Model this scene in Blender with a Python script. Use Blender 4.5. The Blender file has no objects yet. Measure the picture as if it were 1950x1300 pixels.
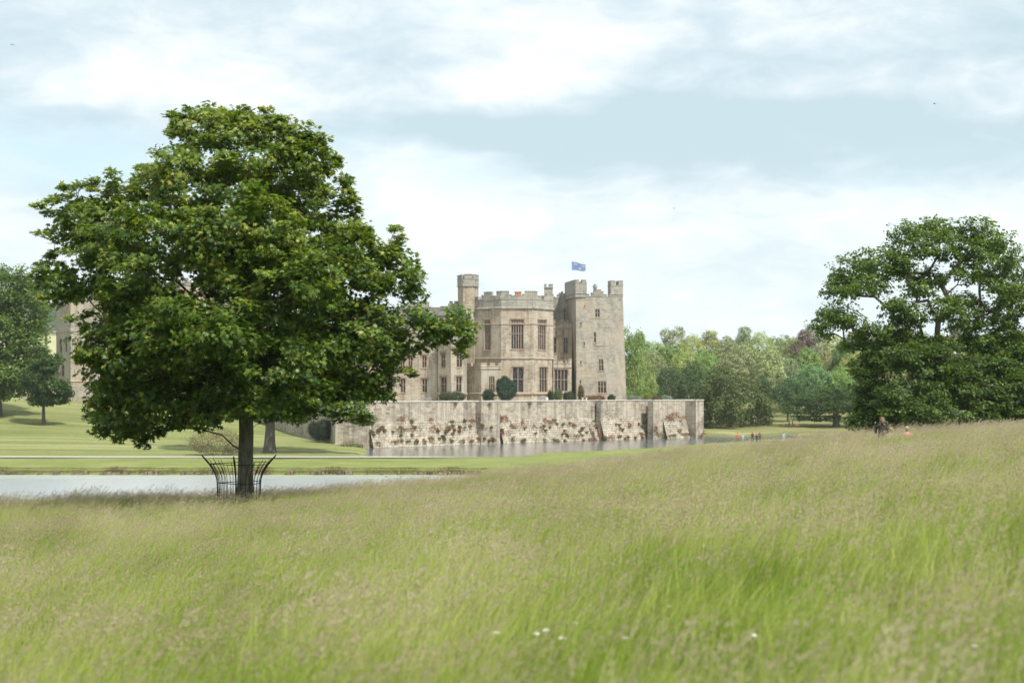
import bpy, bmesh, math, random
import numpy as np
from mathutils import Vector, Matrix, noise as mnoise
R = math.radians
rng = np.random.default_rng(7)
random.seed(7)
scene = bpy.context.scene
COL = scene.collection

# ------------------------------------------------------------------ camera geometry
F = 2708.3            # focal length in photo pixels (50 mm on 36 mm, 1950 px wide)
HOR = 746.0
CZ = 9.7
CU = 975.0
def wx(u, d): return (u - CU) * d / F
def wz(v, d): return CZ - (v - HOR) * d / F
def at(u, v, d): return Vector((wx(u, d), d, wz(v, d)))

cam_data = bpy.data.cameras.new("camera")
cam = bpy.data.objects.new("camera", cam_data); COL.objects.link(cam)
cam.location = (0, 0, CZ); cam.rotation_euler = (R(90), 0, 0)
cam_data.sensor_width = 36; cam_data.lens = 50
cam_data.shift_y = (HOR - 650) / 1950.0
cam_data.clip_start = 0.1; cam_data.clip_end = 20000
cam_data.dof.use_dof = True
cam_data.dof.focus_distance = 55
cam_data.dof.aperture_fstop = 1.7
scene.camera = cam

# ------------------------------------------------------------------ helpers
def tag(o, label=None, cat=None, group=None, kind=None):
    if label: o['label'] = label
    if cat: o['category'] = cat
    if group: o['group'] = group
    if kind: o['kind'] = kind
    return o

def empty(name, loc=(0, 0, 0), rz=0, label=None, cat=None, group=None):
    o = bpy.data.objects.new(name, None); COL.objects.link(o)
    o.empty_display_size = 0.3
    o.location = loc; o.rotation_euler = (0, 0, rz)
    return tag(o, label, cat, group)

def link(name, me, parent=None, loc=None):
    o = bpy.data.objects.new(name, me); COL.objects.link(o)
    if parent is not None: o.parent = parent
    if loc is not None: o.location = loc
    return o

def np_mesh(name, V, faces, mats=(), midx=None, smooth=False, rnd=None):
    """V (n,3); faces: list of arrays (m,k) of equal-sized faces"""
    me = bpy.data.meshes.new(name)
    V = np.asarray(V, dtype=np.float32)
    if isinstance(faces, np.ndarray): faces = [faces]
    faces = [np.asarray(f, dtype=np.int32) for f in faces if len(f)]
    loops = np.concatenate([f.ravel() for f in faces])
    totals = np.concatenate([np.full(len(f), f.shape[1], dtype=np.int32) for f in faces])
    starts = np.concatenate([[0], np.cumsum(totals)[:-1]]).astype(np.int32)
    me.vertices.add(len(V)); me.vertices.foreach_set('co', V.ravel())
    me.loops.add(len(loops)); me.loops.foreach_set('vertex_index', loops)
    me.polygons.add(len(totals)); me.polygons.foreach_set('loop_start', starts)
    me.polygons.foreach_set('loop_total', totals)
    if midx is not None: me.polygons.foreach_set('material_index', np.asarray(midx, dtype=np.int32))
    if smooth: me.polygons.foreach_set('use_smooth', np.ones(len(totals), dtype=bool))
    for m in mats: me.materials.append(m)
    if rnd is not None:
        a = me.attributes.new('rnd', 'FLOAT', 'POINT')
        a.data.foreach_set('value', np.asarray(rnd, dtype=np.float32))
    me.update(); me.validate()
    return me

class MB:
    """collects boxes, prisms and tubes into one mesh"""
    def __init__(s): s.V = []; s.Fs = []; s.M = []
    def add(s, vs, fs, m=0):
        b = len(s.V); s.V += [tuple(v) for v in vs]
        s.Fs += [tuple(b + i for i in f) for f in fs]; s.M += [m] * len(fs)
    def box(s, x0, x1, y0, y1, z0, z1, m=0):
        s.hexa([(x0, y0, z0), (x1, y0, z0), (x1, y1, z0), (x0, y1, z0), (x0, y0, z1), (x1, y0, z1), (x1, y1, z1), (x0, y1, z1)], m)
    def hexa(s, p, m=0):
        s.add(p, [(0, 3, 2, 1), (4, 5, 6, 7), (0, 1, 5, 4), (1, 2, 6, 5), (2, 3, 7, 6), (3, 0, 4, 7)], m)
    def prism(s, poly, z0, z1, m=0, cap=True, poly2=None):
        n = len(poly); p2 = poly2 or poly
        vs = [(x, y, z0) for x, y in poly] + [(x, y, z1) for x, y in p2]
        fs = [(i, (i + 1) % n, n + (i + 1) % n, n + i) for i in range(n)]
        if cap: fs += [tuple(range(n, 2 * n)), tuple(range(n - 1, -1, -1))]
        s.add(vs, fs, m)
    def tube(s, pts, rad, sides=8, m=0, cap=True):
        pts = [Vector(p) for p in pts]
        if not hasattr(rad, '__len__'): rad = [rad] * len(pts)
        vs = []; prev = None
        for i, p in enumerate(pts):
            t = (pts[min(i + 1, len(pts) - 1)] - pts[max(i - 1, 0)]).normalized()
            if prev is None:
                a = Vector((0, 0, 1)) if abs(t.z) < .9 else Vector((1, 0, 0))
                x = t.cross(a).normalized()
            else:
                x = (prev - t * prev.dot(t)).normalized()
            prev = x; y = t.cross(x)
            for k in range(sides):
                an = 2 * math.pi * k / sides
                vs.append(p + (x * math.cos(an) + y * math.sin(an)) * rad[i])
        fs = []
        for i in range(len(pts) - 1):
            for k in range(sides):
                a = i * sides + k; b = i * sides + (k + 1) % sides
                fs.append((a, b, b + sides, a + sides))
        if cap:
            fs.append(tuple(range(sides - 1, -1, -1))); fs.append(tuple((len(pts) - 1) * sides + k for k in range(sides)))
        s.add(vs, fs, m)
    def ball(s, c, r, m=0, n=8, sc=(1, 1, 1)):
        vs = []; fs = []
        for i in range(n + 1):
            th = math.pi * i / n
            for k in range(n):
                ph = 2 * math.pi * k / n
                vs.append((c[0] + r * sc[0] * math.sin(th) * math.cos(ph), c[1] + r * sc[1] * math.sin(th) * math.sin(ph), c[2] + r * sc[2] * math.cos(th)))
        for i in range(n):
            for k in range(n):
                a = i * n + k; b = i * n + (k + 1) % n
                fs.append((a, a + n, b + n, b))
        s.add(vs, fs, m)
    def build(s, name, mats, parent=None, smooth=False, loc=None):
        if not isinstance(mats, (list, tuple)): mats = [mats]
        me = bpy.data.meshes.new(name)
        me.from_pydata(s.V, [], s.Fs)
        for m in mats: me.materials.append(m)
        me.polygons.foreach_set('material_index', s.M)
        if smooth: me.polygons.foreach_set('use_smooth', [True] * len(me.polygons))
        me.update()
        bm = bmesh.new(); bm.from_mesh(me); bmesh.ops.recalc_face_normals(bm, faces=bm.faces); bm.to_mesh(me); bm.free()
        return link(name, me, parent, loc)

# ------------------------------------------------------------------ materials
def new_mat(name):
    m = bpy.data.materials.new(name); m.use_nodes = True
    nt = m.node_tree; b = nt.nodes['Principled BSDF']
    return m, nt, b
def N(nt, t, **kw):
    n = nt.nodes.new(t)
    for k, v in kw.items(): setattr(n, k, v)
    return n
def setin(n, **kw):
    for k, v in kw.items(): n.inputs[k].default_value = v
def ramp(nt, stops, fac):
    r = N(nt, 'ShaderNodeValToRGB'); cr = r.color_ramp
    while len(cr.elements) < len(stops): cr.elements.new(0.5)
    for e, (p, c) in zip(cr.elements, stops):
        e.position = p; e.color = (c[0], c[1], c[2], 1)
    if fac is not None: nt.links.new(fac, r.inputs[0])
    return r.outputs[0]
def noise(nt, vec, scale, detail=4, rough=.55, dist=0):
    n = N(nt, 'ShaderNodeTexNoise'); n.inputs['Scale'].default_value = scale
    n.inputs['Detail'].default_value = detail; n.inputs['Roughness'].default_value = rough
    n.inputs['Distortion'].default_value = dist
    if vec is not None: nt.links.new(vec, n.inputs['Vector'])
    return n.outputs['Fac']
def mix(nt, fac, a, b, mode='MIX'):
    n = N(nt, 'ShaderNodeMix', data_type='RGBA', blend_type=mode)
    for sock, v in ((n.inputs[0], fac), (n.inputs[6], a), (n.inputs[7], b)):
        if isinstance(v, (int, float)): sock.default_value = v
        elif isinstance(v, tuple): sock.default_value = (v[0], v[1], v[2], 1)
        else: nt.links.new(v, sock)
    return n.outputs[2]
def math_n(nt, op, a, b=None, clamp=False, c=None):
    n = N(nt, 'ShaderNodeMath', operation=op); n.use_clamp = clamp
    for sock, v in zip(n.inputs, (a, b, c)):
        if v is None: continue
        if isinstance(v, (int, float)): sock.default_value = v
        else: nt.links.new(v, sock)
    return n.outputs[0]
def mapping(nt, vec, scale=(1, 1, 1), rot=(0, 0, 0), loc=(0, 0, 0)):
    n = N(nt, 'ShaderNodeMapping'); n.inputs['Scale'].default_value = scale
    n.inputs['Rotation'].default_value = rot; n.inputs['Location'].default_value = loc
    nt.links.new(vec, n.inputs['Vector']); return n.outputs[0]
def position(nt): return N(nt, 'ShaderNodeNewGeometry').outputs['Position']
def bump(nt, b, h, strength=.4, dist=.1):
    n = N(nt, 'ShaderNodeBump'); n.inputs['Strength'].default_value = strength; n.inputs['Distance'].default_value = dist
    nt.links.new(h, n.inputs['Height']); nt.links.new(n.outputs[0], b.inputs['Normal'])

def simple_mat(name, col, rough=.6, var=.15, scale=6, metal=0):
    m, nt, b = new_mat(name)
    n = noise(nt, position(nt), scale)
    c = ramp(nt, [(.3, tuple(x * (1 - var) for x in col)), (.7, tuple(min(1, x * (1 + var)) for x in col))], n)
    nt.links.new(c, b.inputs['Base Color']); b.inputs['Roughness'].default_value = rough; b.inputs['Metallic'].default_value = metal
    return m

def leaf_mat(name, stops, trans=.35, rough=.5, use_obj=False, tint=(1.0, 1.0, .55)):
    m, nt, b = new_mat(name)
    at_ = N(nt, 'ShaderNodeAttribute', attribute_name='rnd')
    c = ramp(nt, stops, at_.outputs['Fac'])
    big = noise(nt, position(nt), .45, 2)
    hv = N(nt, 'ShaderNodeHueSaturation'); nt.links.new(c, hv.inputs['Color'])
    nt.links.new(math_n(nt, 'MULTIPLY_ADD', big, .7, c=.65), hv.inputs['Value'])
    c = hv.outputs[0]
    if use_obj:
        oi = N(nt, 'ShaderNodeObjectInfo')
        c = mix(nt, 1.0, c, oi.outputs['Color'], 'MULTIPLY')
    nt.links.new(c, b.inputs['Base Color']); b.inputs['Roughness'].default_value = rough
    b.inputs['Specular IOR Level'].default_value = .35
    tr = N(nt, 'ShaderNodeBsdfTranslucent')
    tc = mix(nt, 1.0, c, (1.6 * tint[0], 1.7 * tint[1], .9 * tint[2]), 'MULTIPLY'); nt.links.new(tc, tr.inputs[0])
    ms = N(nt, 'ShaderNodeMixShader'); ms.inputs[0].default_value = trans
    out = nt.nodes['Material Output']
    nt.links.new(b.outputs[0], ms.inputs[1]); nt.links.new(tr.outputs[0], ms.inputs[2]); nt.links.new(ms.outputs[0], out.inputs[0])
    return m

def stone_mat(name, cols, course=.32, block=.75, mortar=.75, patch=.12, streak=.5, rust=.0, bumpy=.3):
    """coursed weathered stone; cols: dark, mid, light, accent"""
    m, nt, b = new_mat(name)
    g = N(nt, 'ShaderNodeNewGeometry'); P = g.outputs['Position']
    cr = N(nt, 'ShaderNodeVectorMath', operation='CROSS_PRODUCT'); nt.links.new(g.outputs['True Normal'], cr.inputs[0]); cr.inputs[1].default_value = (0, 0, 1)
    nm = N(nt, 'ShaderNodeVectorMath', operation='NORMALIZE'); nt.links.new(cr.outputs[0], nm.inputs[0])
    dt = N(nt, 'ShaderNodeVectorMath', operation='DOT_PRODUCT'); nt.links.new(P, dt.inputs[0]); nt.links.new(nm.outputs[0], dt.inputs[1])
    sp = N(nt, 'ShaderNodeSeparateXYZ'); nt.links.new(P, sp.inputs[0])
    cb = N(nt, 'ShaderNodeCombineXYZ'); nt.links.new(dt.outputs['Value'], cb.inputs[0]); nt.links.new(sp.outputs[2], cb.inputs[1])
    br = N(nt, 'ShaderNodeTexBrick'); nt.links.new(cb.outputs[0], br.inputs['Vector'])
    br.inputs['Scale'].default_value = 1; br.inputs['Brick Width'].default_value = block; br.inputs['Row Height'].default_value = course
    br.inputs['Mortar Size'].default_value = .03; br.inputs['Mortar Smooth'].default_value = .3
    br.inputs['Color1'].default_value = (0, 0, 0, 1); br.inputs['Color2'].default_value = (1, 1, 1, 1); br.inputs['Mortar'].default_value = (.5, .5, .5, 1)
    n1 = noise(nt, P, patch, 5, .6, .3)
    n2 = noise(nt, P, .9, 6, .7)
    bt = N(nt, 'ShaderNodeSeparateColor'); nt.links.new(br.outputs['Color'], bt.inputs[0])
    f = math_n(nt, 'ADD', math_n(nt, 'MULTIPLY', n1, .9), math_n(nt, 'MULTIPLY', bt.outputs[0], .28))
    f = math_n(nt, 'ADD', f, math_n(nt, 'MULTIPLY_ADD', n2, .7, c=-.42))
    c = ramp(nt, [(.22, cols[0]), (.42, cols[1]), (.6, cols[2]), (.8, cols[3])], f)
    # vertical weather streaks
    sv = mapping(nt, cb.outputs[0], (1.1, .07, 1)); st = noise(nt, sv, 1.2, 4, .7)
    stf = ramp(nt, [(.46, (0, 0, 0)), (.72, (1, 1, 1))], st)
    c = mix(nt, math_n(nt, 'MULTIPLY', stf, streak), c, tuple(x * .48 for x in cols[0]))
    if rust:
        rn = noise(nt, P, .22, 3, .6); rf = ramp(nt, [(.52, (0, 0, 0)), (.66, (1, 1, 1))], rn)
        c = mix(nt, math_n(nt, 'MULTIPLY', rf, rust), c, (.36, .25, .17))
    c = mix(nt, math_n(nt, 'MULTIPLY', br.outputs['Fac'], mortar), c, tuple(x * .5 for x in cols[0]))
    nt.links.new(c, b.inputs['Base Color']); b.inputs['Roughness'].default_value = .92
    b.inputs['Specular IOR Level'].default_value = .15
    h = math_n(nt, 'SUBTRACT', n2, math_n(nt, 'MULTIPLY', br.outputs['Fac'], .6))
    bump(nt, b, h, bumpy, .12)
    return m

M = {}
M['stone'] = stone_mat('warm sandstone', [(0.243, 0.216, 0.175), (0.406, 0.353, 0.275), (0.513, 0.449, 0.358), (0.469, 0.458, 0.413)], streak=.75, rust=.25, mortar=.45)
M['bay_stone'] = stone_mat('pinkish sandstone', [(0.232, 0.199, 0.162), (0.393, 0.335, 0.260), (0.499, 0.435, 0.346), (0.446, 0.417, 0.359)], course=.36, block=.95, streak=.75, rust=.4, mortar=.45, patch=.2)
M['grey_stone'] = stone_mat('grey weathered stone', [(.20, .195, .175), (.32, .305, .27), (.40, .375, .325), (.44, .39, .30)], streak=.5, mortar=.4)
M['tower_stone'] = stone_mat('tower rubble stone', [(0.208, 0.196, 0.169), (0.333, 0.314, 0.267), (0.414, 0.382, 0.320), (0.487, 0.382, 0.267)], course=.3, block=.62, streak=.4, rust=.4, bumpy=.5, mortar=.4, patch=.2)
M['wall_stone'] = stone_mat('pale terrace wall stone', [(0.192, 0.166, 0.134), (0.350, 0.308, 0.249), (0.472, 0.420, 0.342), (0.507, 0.458, 0.379)], course=.36, block=.9, streak=.8, patch=.2, mortar=.45)
M['rubble'] = stone_mat('pale rubble batter', [(0.166, 0.146, 0.112), (0.350, 0.308, 0.246), (0.489, 0.441, 0.357), (0.542, 0.490, 0.409)], course=.46, block=.6, mortar=.6, streak=.6, patch=.5, bumpy=1.0)
M['coping'] = simple_mat('coping stone', (.55, .52, .47), .85, .2, .8)
M['trim'] = simple_mat('dressed trim', (.36, .30, .235), .85, .25, .6)
M['window_stone'] = simple_mat('window mullion stone', (.30, .225, .165), .85, .25, 1.0)
M['lead'] = simple_mat('lead roof', (.20, .21, .22), .6, .2, .4)
M['iron'] = simple_mat('dark iron', (.018, .018, .02), .45, .4, 20, .6)
M['pipe'] = simple_mat('painted downpipe', (.07, .075, .085), .5, .2, 5)
M['pot'] = simple_mat('terracotta', (.50, .22, .12), .8, .2, 8)
def glass_mat():
    m, nt, b = new_mat('leaded window glass')
    P = position(nt)
    g = N(nt, 'ShaderNodeTexBrick'); v = mapping(nt, P, (1, 1, 1), (R(90), 0, 0)); nt.links.new(v, g.inputs['Vector'])
    g.inputs['Scale'].default_value = 1; g.inputs['Brick Width'].default_value = .3; g.inputs['Row Height'].default_value = .42; g.offset = 0
    g.inputs['Mortar Size'].default_value = .025
    g.inputs['Color1'].default_value = (.022, .026, .032, 1); g.inputs['Color2'].default_value = (.07, .08, .09, 1); g.inputs['Mortar'].default_value = (.015, .015, .015, 1)
    nt.links.new(g.outputs['Color'], b.inputs['Base Color'])
    b.inputs['Roughness'].default_value = .18; b.inputs['Specular IOR Level'].default_value = .5
    bump(nt, b, noise(nt, P, 2.5, 2), .25, .1)
    return m
M['glass'] = glass_mat()

def grass_ground(name, c1, c2, c3, big=.06, stripes=0, sc2=1.5):
    m, nt, b = new_mat(name); P = position(nt)
    n = noise(nt, P, big, 5, .6); n2 = noise(nt, P, sc2, 6, .75)
    f = math_n(nt, 'ADD', math_n(nt, 'MULTIPLY', n, .55), math_n(nt, 'MULTIPLY', n2, .45))
    if stripes:
        v = mapping(nt, P, (.16, .55, 1), (0, 0, R(-14)))
        s = noise(nt, mapping(nt, v, (.06, .55, .0)), 1.0, 3, .6, .6)
        f = math_n(nt, 'ADD', math_n(nt, 'MULTIPLY', f, 1 - stripes), math_n(nt, 'MULTIPLY', s, stripes))
    c = ramp(nt, [(.36, c1), (.5, c2), (.64, c3)], f)
    nt.links.new(c, b.inputs['Base Color']); b.inputs['Roughness'].default_value = .95; b.inputs['Specular IOR Level'].default_value = .1
    bump(nt, b, n2, .6, .15)
    return m
M['lawn'] = grass_ground('mown lawn', (.11, .135, .045), (.185, .205, .075), (.29, .29, .145), .04, .45)
M['verge'] = grass_ground('green verge', (.13, .165, .045), (.175, .205, .065), (.235, .25, .10), .15)
M['park'] = grass_ground('parkland grass', (.105, .12, .04), (.18, .185, .075), (.30, .29, .14), .05, .5)
M['meadow_ground'] = grass_ground('meadow soil', (.05, .06, .02), (.09, .11, .035), (.14, .16, .05), .3)
M['hillfield'] = grass_ground('distant hay field', (.28, .29, .14), (.35, .35, .19), (.40, .39, .24), .004)
M['path'] = simple_mat('pale gravel path', (.34, .335, .30), .95, .1, 2)
M['mud'] = simple_mat('pond bed', (.06, .055, .04), .9)

def water_mat(name, chop, algae=False, amp=.045, ro=.12):
    m, nt, b = new_mat(name); P = position(nt)
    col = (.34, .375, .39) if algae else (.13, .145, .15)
    if algae:
        sp = N(nt, 'ShaderNodeSeparateXYZ'); nt.links.new(P, sp.inputs[0])
        e = math_n(nt, 'ADD', sp.outputs[1], math_n(nt, 'MULTIPLY', noise(nt, mapping(nt, P, (.05, .3, 1)), 1, 4), 9))
        mr = N(nt, 'ShaderNodeMapRange'); setin(mr, **{'From Min': 165.0, 'From Max': 172.0}); nt.links.new(e, mr.inputs[0])
        c = mix(nt, mr.outputs[0], col, (.26, .31, .20)); nt.links.new(c, b.inputs['Base Color'])
        nt.links.new(math_n(nt, 'MULTIPLY_ADD', mr.outputs[0], .2, c=ro), b.inputs['Roughness'])
    else:
        setin(b, **{'Base Color': (*col, 1), 'Roughness': ro})
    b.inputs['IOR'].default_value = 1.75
    n = noise(nt, mapping(nt, P, (1.0, .5, 1), (0, 0, R(15))), chop, 5, .62)
    n2 = noise(nt, P, chop * .12, 2)
    bump(nt, b, math_n(nt, 'ADD', n, n2), 1.0, amp)
    return m
M['water'] = water_mat('moat water', 1.3)
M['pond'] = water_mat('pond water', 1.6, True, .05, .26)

def bark(name, c1, c2, green=.3):
    m, nt, b = new_mat(name); P = position(nt)
    v = mapping(nt, P, (6, 6, 1.1)); n = noise(nt, v, 2.2, 6, .7, .5)
    c = ramp(nt, [(.35, c1), (.68, c2)], n)
    n2 = noise(nt, P, 1.8, 4); c = mix(nt, math_n(nt, 'MULTIPLY', ramp(nt, [(.45, (0, 0, 0)), (.7, (1, 1, 1))], n2), green), c, (.10, .12, .05))
    nt.links.new(c, b.inputs['Base Color']); b.inputs['Roughness'].default_value = .95
    bump(nt, b, n, .9, .04); return m
M['bark'] = bark('mossy bark', (.055, .052, .040), (.19, .175, .135))
M['bark2'] = bark('oak bark', (.06, .052, .042), (.19, .165, .13), .15)

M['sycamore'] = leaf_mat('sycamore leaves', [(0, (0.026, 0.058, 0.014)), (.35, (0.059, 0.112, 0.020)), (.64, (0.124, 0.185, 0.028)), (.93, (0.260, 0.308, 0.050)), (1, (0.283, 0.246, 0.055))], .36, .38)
M['seedwing'] = leaf_mat('hanging seed bunches', [(0, (.12, .10, .03)), (1, (.22, .15, .06))], .3, .6)
M['oakleaf'] = leaf_mat('oak leaves', [(0, (0.050, 0.095, 0.017)), (.6, (0.118, 0.186, 0.032)), (1, (0.200, 0.271, 0.051))], .35, .5)
M['lowleaf'] = leaf_mat('low tree leaves', [(0, (0.036, 0.067, 0.014)), (.55, (0.079, 0.134, 0.024)), (1, (0.168, 0.220, 0.043))], .35, .5)
M['darkleaf'] = leaf_mat('dark leaves', [(0, (.030, .060, .015)), (.6, (.060, .110, .022)), (1, (.12, .17, .035))], .3, .5)
M['woodleaf'] = leaf_mat('woodland leaves', [(0, (.36, .40, .34)), (.5, (.72, .76, .68)), (1, (1, 1, 1))], .16, .6, True, (.75, .75, .9))
M['shrub'] = leaf_mat('shrub leaves', [(0, (.45, .5, .45)), (1, (1, 1, 1))], .2, .6, True, (.6, .6, 1))
M['valerian'] = leaf_mat('wall plants', [(0, (.10, .12, .045)), (.45, (.20, .19, .085)), (.62, (.30, .16, .12)), (1, (.46, .14, .12))], .3, .7)
M['dryweed'] = leaf_mat('dry weeds', [(0, (.10, .10, .04)), (1, (.26, .22, .12))], .3, .8)

# ------------------------------------------------------------------ terrain
def interp(xs, pts):
    p = np.array(pts); return np.interp(xs, p[:, 0], p[:, 1])
ZC = [(-80, 2.5), (-40, 4.1), (-18, 5.15), (-9.4, 5.42), (-3.2, 5.92), (0, 6.28), (6, 6.92), (11.5, 7.42), (18, 7.98), (30, 8.5), (60, 8.9), (120, 9.2)]
SHORE_POND = [(-260, 96), (-60, 94), (-14, 97), (-4, 112), (-1, 140), (-4, 169.5), (-260, 169.5)]
A_W = Vector((wx(700, 246), 246)); B_W = Vector((wx(1340, 312), 312))
W_DIR = (B_W - A_W).normalized(); W_NOR = Vector((W_DIR.y, -W_DIR.x))
SHORE_MOAT = [(-20.5, 203.5), (-23.0, 232), (-24.5, 244), (-22, 252), (0, 274), (20, 294), (44, 318), (52, 320.5), (62, 319), (70, 306), (66, 290), (56, 262), (40, 246), (30, 232), (16, 214), (0, 204)]
def seg_sd(X, Y, poly):
    """signed distance to polygon, negative inside"""
    d = np.full(X.shape, 1e9); inside = np.zeros(X.shape, bool)
    n = len(poly)
    for i in range(n):
        ax, ay = poly[i]; bx, by = poly[(i + 1) % n]
        ex, ey = bx - ax, by - ay
        t = np.clip(((X - ax) * ex + (Y - ay) * ey) / (ex * ex + ey * ey), 0, 1)
        d = np.minimum(d, np.hypot(X - ax - t * ex, Y - ay - t * ey))
        c = ((ay > Y) != (by > Y)) & (X < (bx - ax) * (Y - ay) / (by - ay + 1e-12) + ax)
        inside ^= c
    return np.where(inside, -d, d)
def height(X, Y):
    X = np.asarray(X, float); Y = np.asarray(Y, float)
    g = 8.1 + (interp(X, ZC) - 6.28) * np.clip(Y / 25 + .5, 0, 1.0) - .22 * np.clip(Y / 50, 0, 1) - 0.031 * np.minimum(Y, 50)
    t = np.maximum(Y - 50, 0); k = interp(X, [(-20, .0021), (5, .0019), (18, .0007)])
    tc = np.minimum(t, 42)
    M_ = g - .03 * tc - k * tc * tc - (.03 + 2 * k * 42) * (t - tc) * 1.0
    # lower land
    slope = np.clip((-25 - X) / 65, 0, 1.25) * .075
    lawn = .5 + slope * np.clip(Y - 200, 0, 95) + .2 * np.sin(X * .07) * np.clip((Y - 205) / 40, 0, 1) * np.clip((-30 - X) / 20, 0, 1)
    right = interp(Y, [(150, .6), (200, .9), (232, 1.6), (300, 1.2), (318, .5), (335, 1.5), (362, 2.7), (400, 4.2), (440, 7.5), (500, 15), (600, 20), (900, 16)])
    w = np.clip((X + 24) / 14, 0, 1)
    far = np.clip((Y - 295) / 40, 0, 1)
    base = np.where(Y < 290, lawn, lawn * (1 - far) + np.maximum(7.6, 7.6) * far) * (1 - w) + right * w
    base = np.where((Y < 203), .5 * np.ones_like(X) * (1 - np.clip(X / 30, 0, 1)) + right * np.clip(X / 30, 0, 1), base)
    hill = 98 * np.exp(-((X + 640) / 260) ** 2 / 2 - ((Y - 1650) / 420) ** 2 / 2)
    base = base + hill
    h = np.maximum(M_, base)
    s = np.clip((h - np.minimum(M_, base)) / 1.2, 0, 1)  # soften the joint
    h = h - .0 * s
    sd = seg_sd(X, Y, SHORE_POND)
    h = np.where(sd < 3, np.minimum(h, -.3 + np.maximum(sd, -3) * .5 + np.where(sd > 0, np.minimum(sd * 3.2, 3 * 99), 0)), h)
    sd = seg_sd(X, Y, SHORE_MOAT)
    h = np.where(sd < 4, np.minimum(h, -.25 + np.where(sd > 0, sd * .42, np.maximum(sd, -4) * .4)), h)
    return h
def hz(x, y): return float(height(np.array([x]), np.array([y]))[0])

def axis(lo, fine_lo, fine_hi, hi, step, grow=1.25):
    a = list(np.arange(fine_lo, fine_hi + .01, step)); s = step
    while a[-1] < hi: s *= grow; a.append(a[-1] + s)
    s = step; b = [a[0]]
    while b[0] > lo: s *= grow; b.insert(0, b[0] - s)
    return np.array(b[:-1] + a)
xs = axis(-4000, -120, 120, 4000, 1.25); ys = axis(-60, -10, 420, 6500, 1.0)
GX, GY = np.meshgrid(xs, ys); GZ = height(GX, GY)
nx, ny = len(xs), len(ys)
GZ += np.array([[mnoise.noise(Vector((x * .08, y * .08, 0))) * .12 for x in xs] for y in ys]) * (GY > 5) * (GY < 420) * (GZ > .3)
V = np.stack([GX.ravel(), GY.ravel(), GZ.ravel()], 1)
I = np.arange(nx * ny).reshape(ny, nx)
Q = np.stack([I[:-1, :-1], I[:-1, 1:], I[1:, 1:], I[1:, :-1]], -1).reshape(-1, 4)
cx = (GX[:-1, :-1] + GX[1:, 1:]).ravel() / 2; cy = (GY[:-1, :-1] + GY[1:, 1:]).ravel() / 2; cz = (GZ[:-1, :-1] + GZ[1:, 1:]).ravel() / 2
mi = np.full(len(Q), 3)
mi[(cy > 97) & (cx < 45)] = 1
mi[(cy > 200) & (cx < -18)] = 0
mi[(cy > 96) & (cx > 0) & (cy < 200)] = 1
mi[(cy > 225) & (cx > -18)] = 2
mi[(cy > 600) ] = 4
mi[cz < -.12] = 5
ground = link('ground', np_mesh('ground', V, Q, [M['lawn'], M['verge'], M['park'], M['meadow_ground'], M['hillfield'], M['mud']], mi, True))
tag(ground, kind='structure')

def flat_poly(name, poly, z, mat):
    me = bpy.data.meshes.new(name); me.from_pydata([(x, y, z) for x, y in poly], [], [tuple(range(len(poly)))]); me.materials.append(mat)
    o = link(name, me); tag(o, kind='structure'); return o
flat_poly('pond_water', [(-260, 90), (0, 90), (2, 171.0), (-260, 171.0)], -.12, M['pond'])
flat_poly('moat_water', [(-30, 200), (30, 200), (80, 240), (80, 330), (44, 330), (-2, 290), (-32, 248)], 0.0, M['water'])
# gravel path on the causeway
pv = []; pf = []
for i, x in enumerate(np.arange(-120, -1, 2.0)):
    y0 = 197.2 + .5 * math.sin(x * .05)
    wdt = 4.3 * min(1, max(.02, (-1 - x) / 14))
    for yy in (y0 + 2.4 - wdt / 2, y0 + 2.4, y0 + 2.4 + wdt / 2): pv.append((x, yy, hz(x, yy) + .10))
n_ = len(pv) // 3
for i in range(n_ - 1):
    for k in range(2): pf.append((3 * i + k, 3 * i + 3 + k, 3 * i + 4 + k, 3 * i + 1 + k))
tag(link('path', np_mesh('path', pv, np.array(pf), [M['path']])), kind='structure')

# ------------------------------------------------------------------ foliage helpers
def nrm(a): return a / (np.linalg.norm(a, axis=-1, keepdims=True) + 1e-9)
MAPLE_V = np.array([(0, .36, .06), (0, 0, 0), (.50, .05, -.04), (.24, .26, .02), (.56, .62, -.06), (.17, .56, .02), (0, 1.0, -.08), (-.17, .56, .02), (-.56, .62, -.06), (-.24, .26, .02), (-.50, .05, -.04)])
MAPLE_F = np.array([(0, 1, 2, 3), (0, 3, 4, 5), (0, 5, 6, 7), (0, 7, 8, 9), (0, 9, 10, 1)])
LEAF_V = np.array([(0, 0, 0), (.42, .5, .08), (0, 1.0, -.05), (-.42, .5, .08)])
LEAF_F = np.array([(0, 1, 2, 3)])
LOBE_V = np.array([(0, 0, 0), (.32, .28, .04), (.45, .7, -.03), (0, 1.05, -.08), (-.45, .7, -.03), (-.32, .28, .04)])
LOBE_F = np.array([(0, 1, 2, 3), (0, 3, 4, 5)])
def place(tv, tf, pos, up, fwd, size):
    up = nrm(up); r = nrm(np.cross(fwd, up)); f = np.cross(up, r)
    s = size[:, None, None]
    V = pos[:, None, :] + s * (tv[None, :, 0:1] * r[:, None, :] + tv[None, :, 1:2] * f[:, None, :] + tv[None, :, 2:3] * up[:, None, :])
    n, k = len(pos), len(tv)
    Fc = (np.arange(n)[:, None, None] * k + tf[None]).reshape(-1, tf.shape[1])
    return V.reshape(-1, 3), Fc, k
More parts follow.
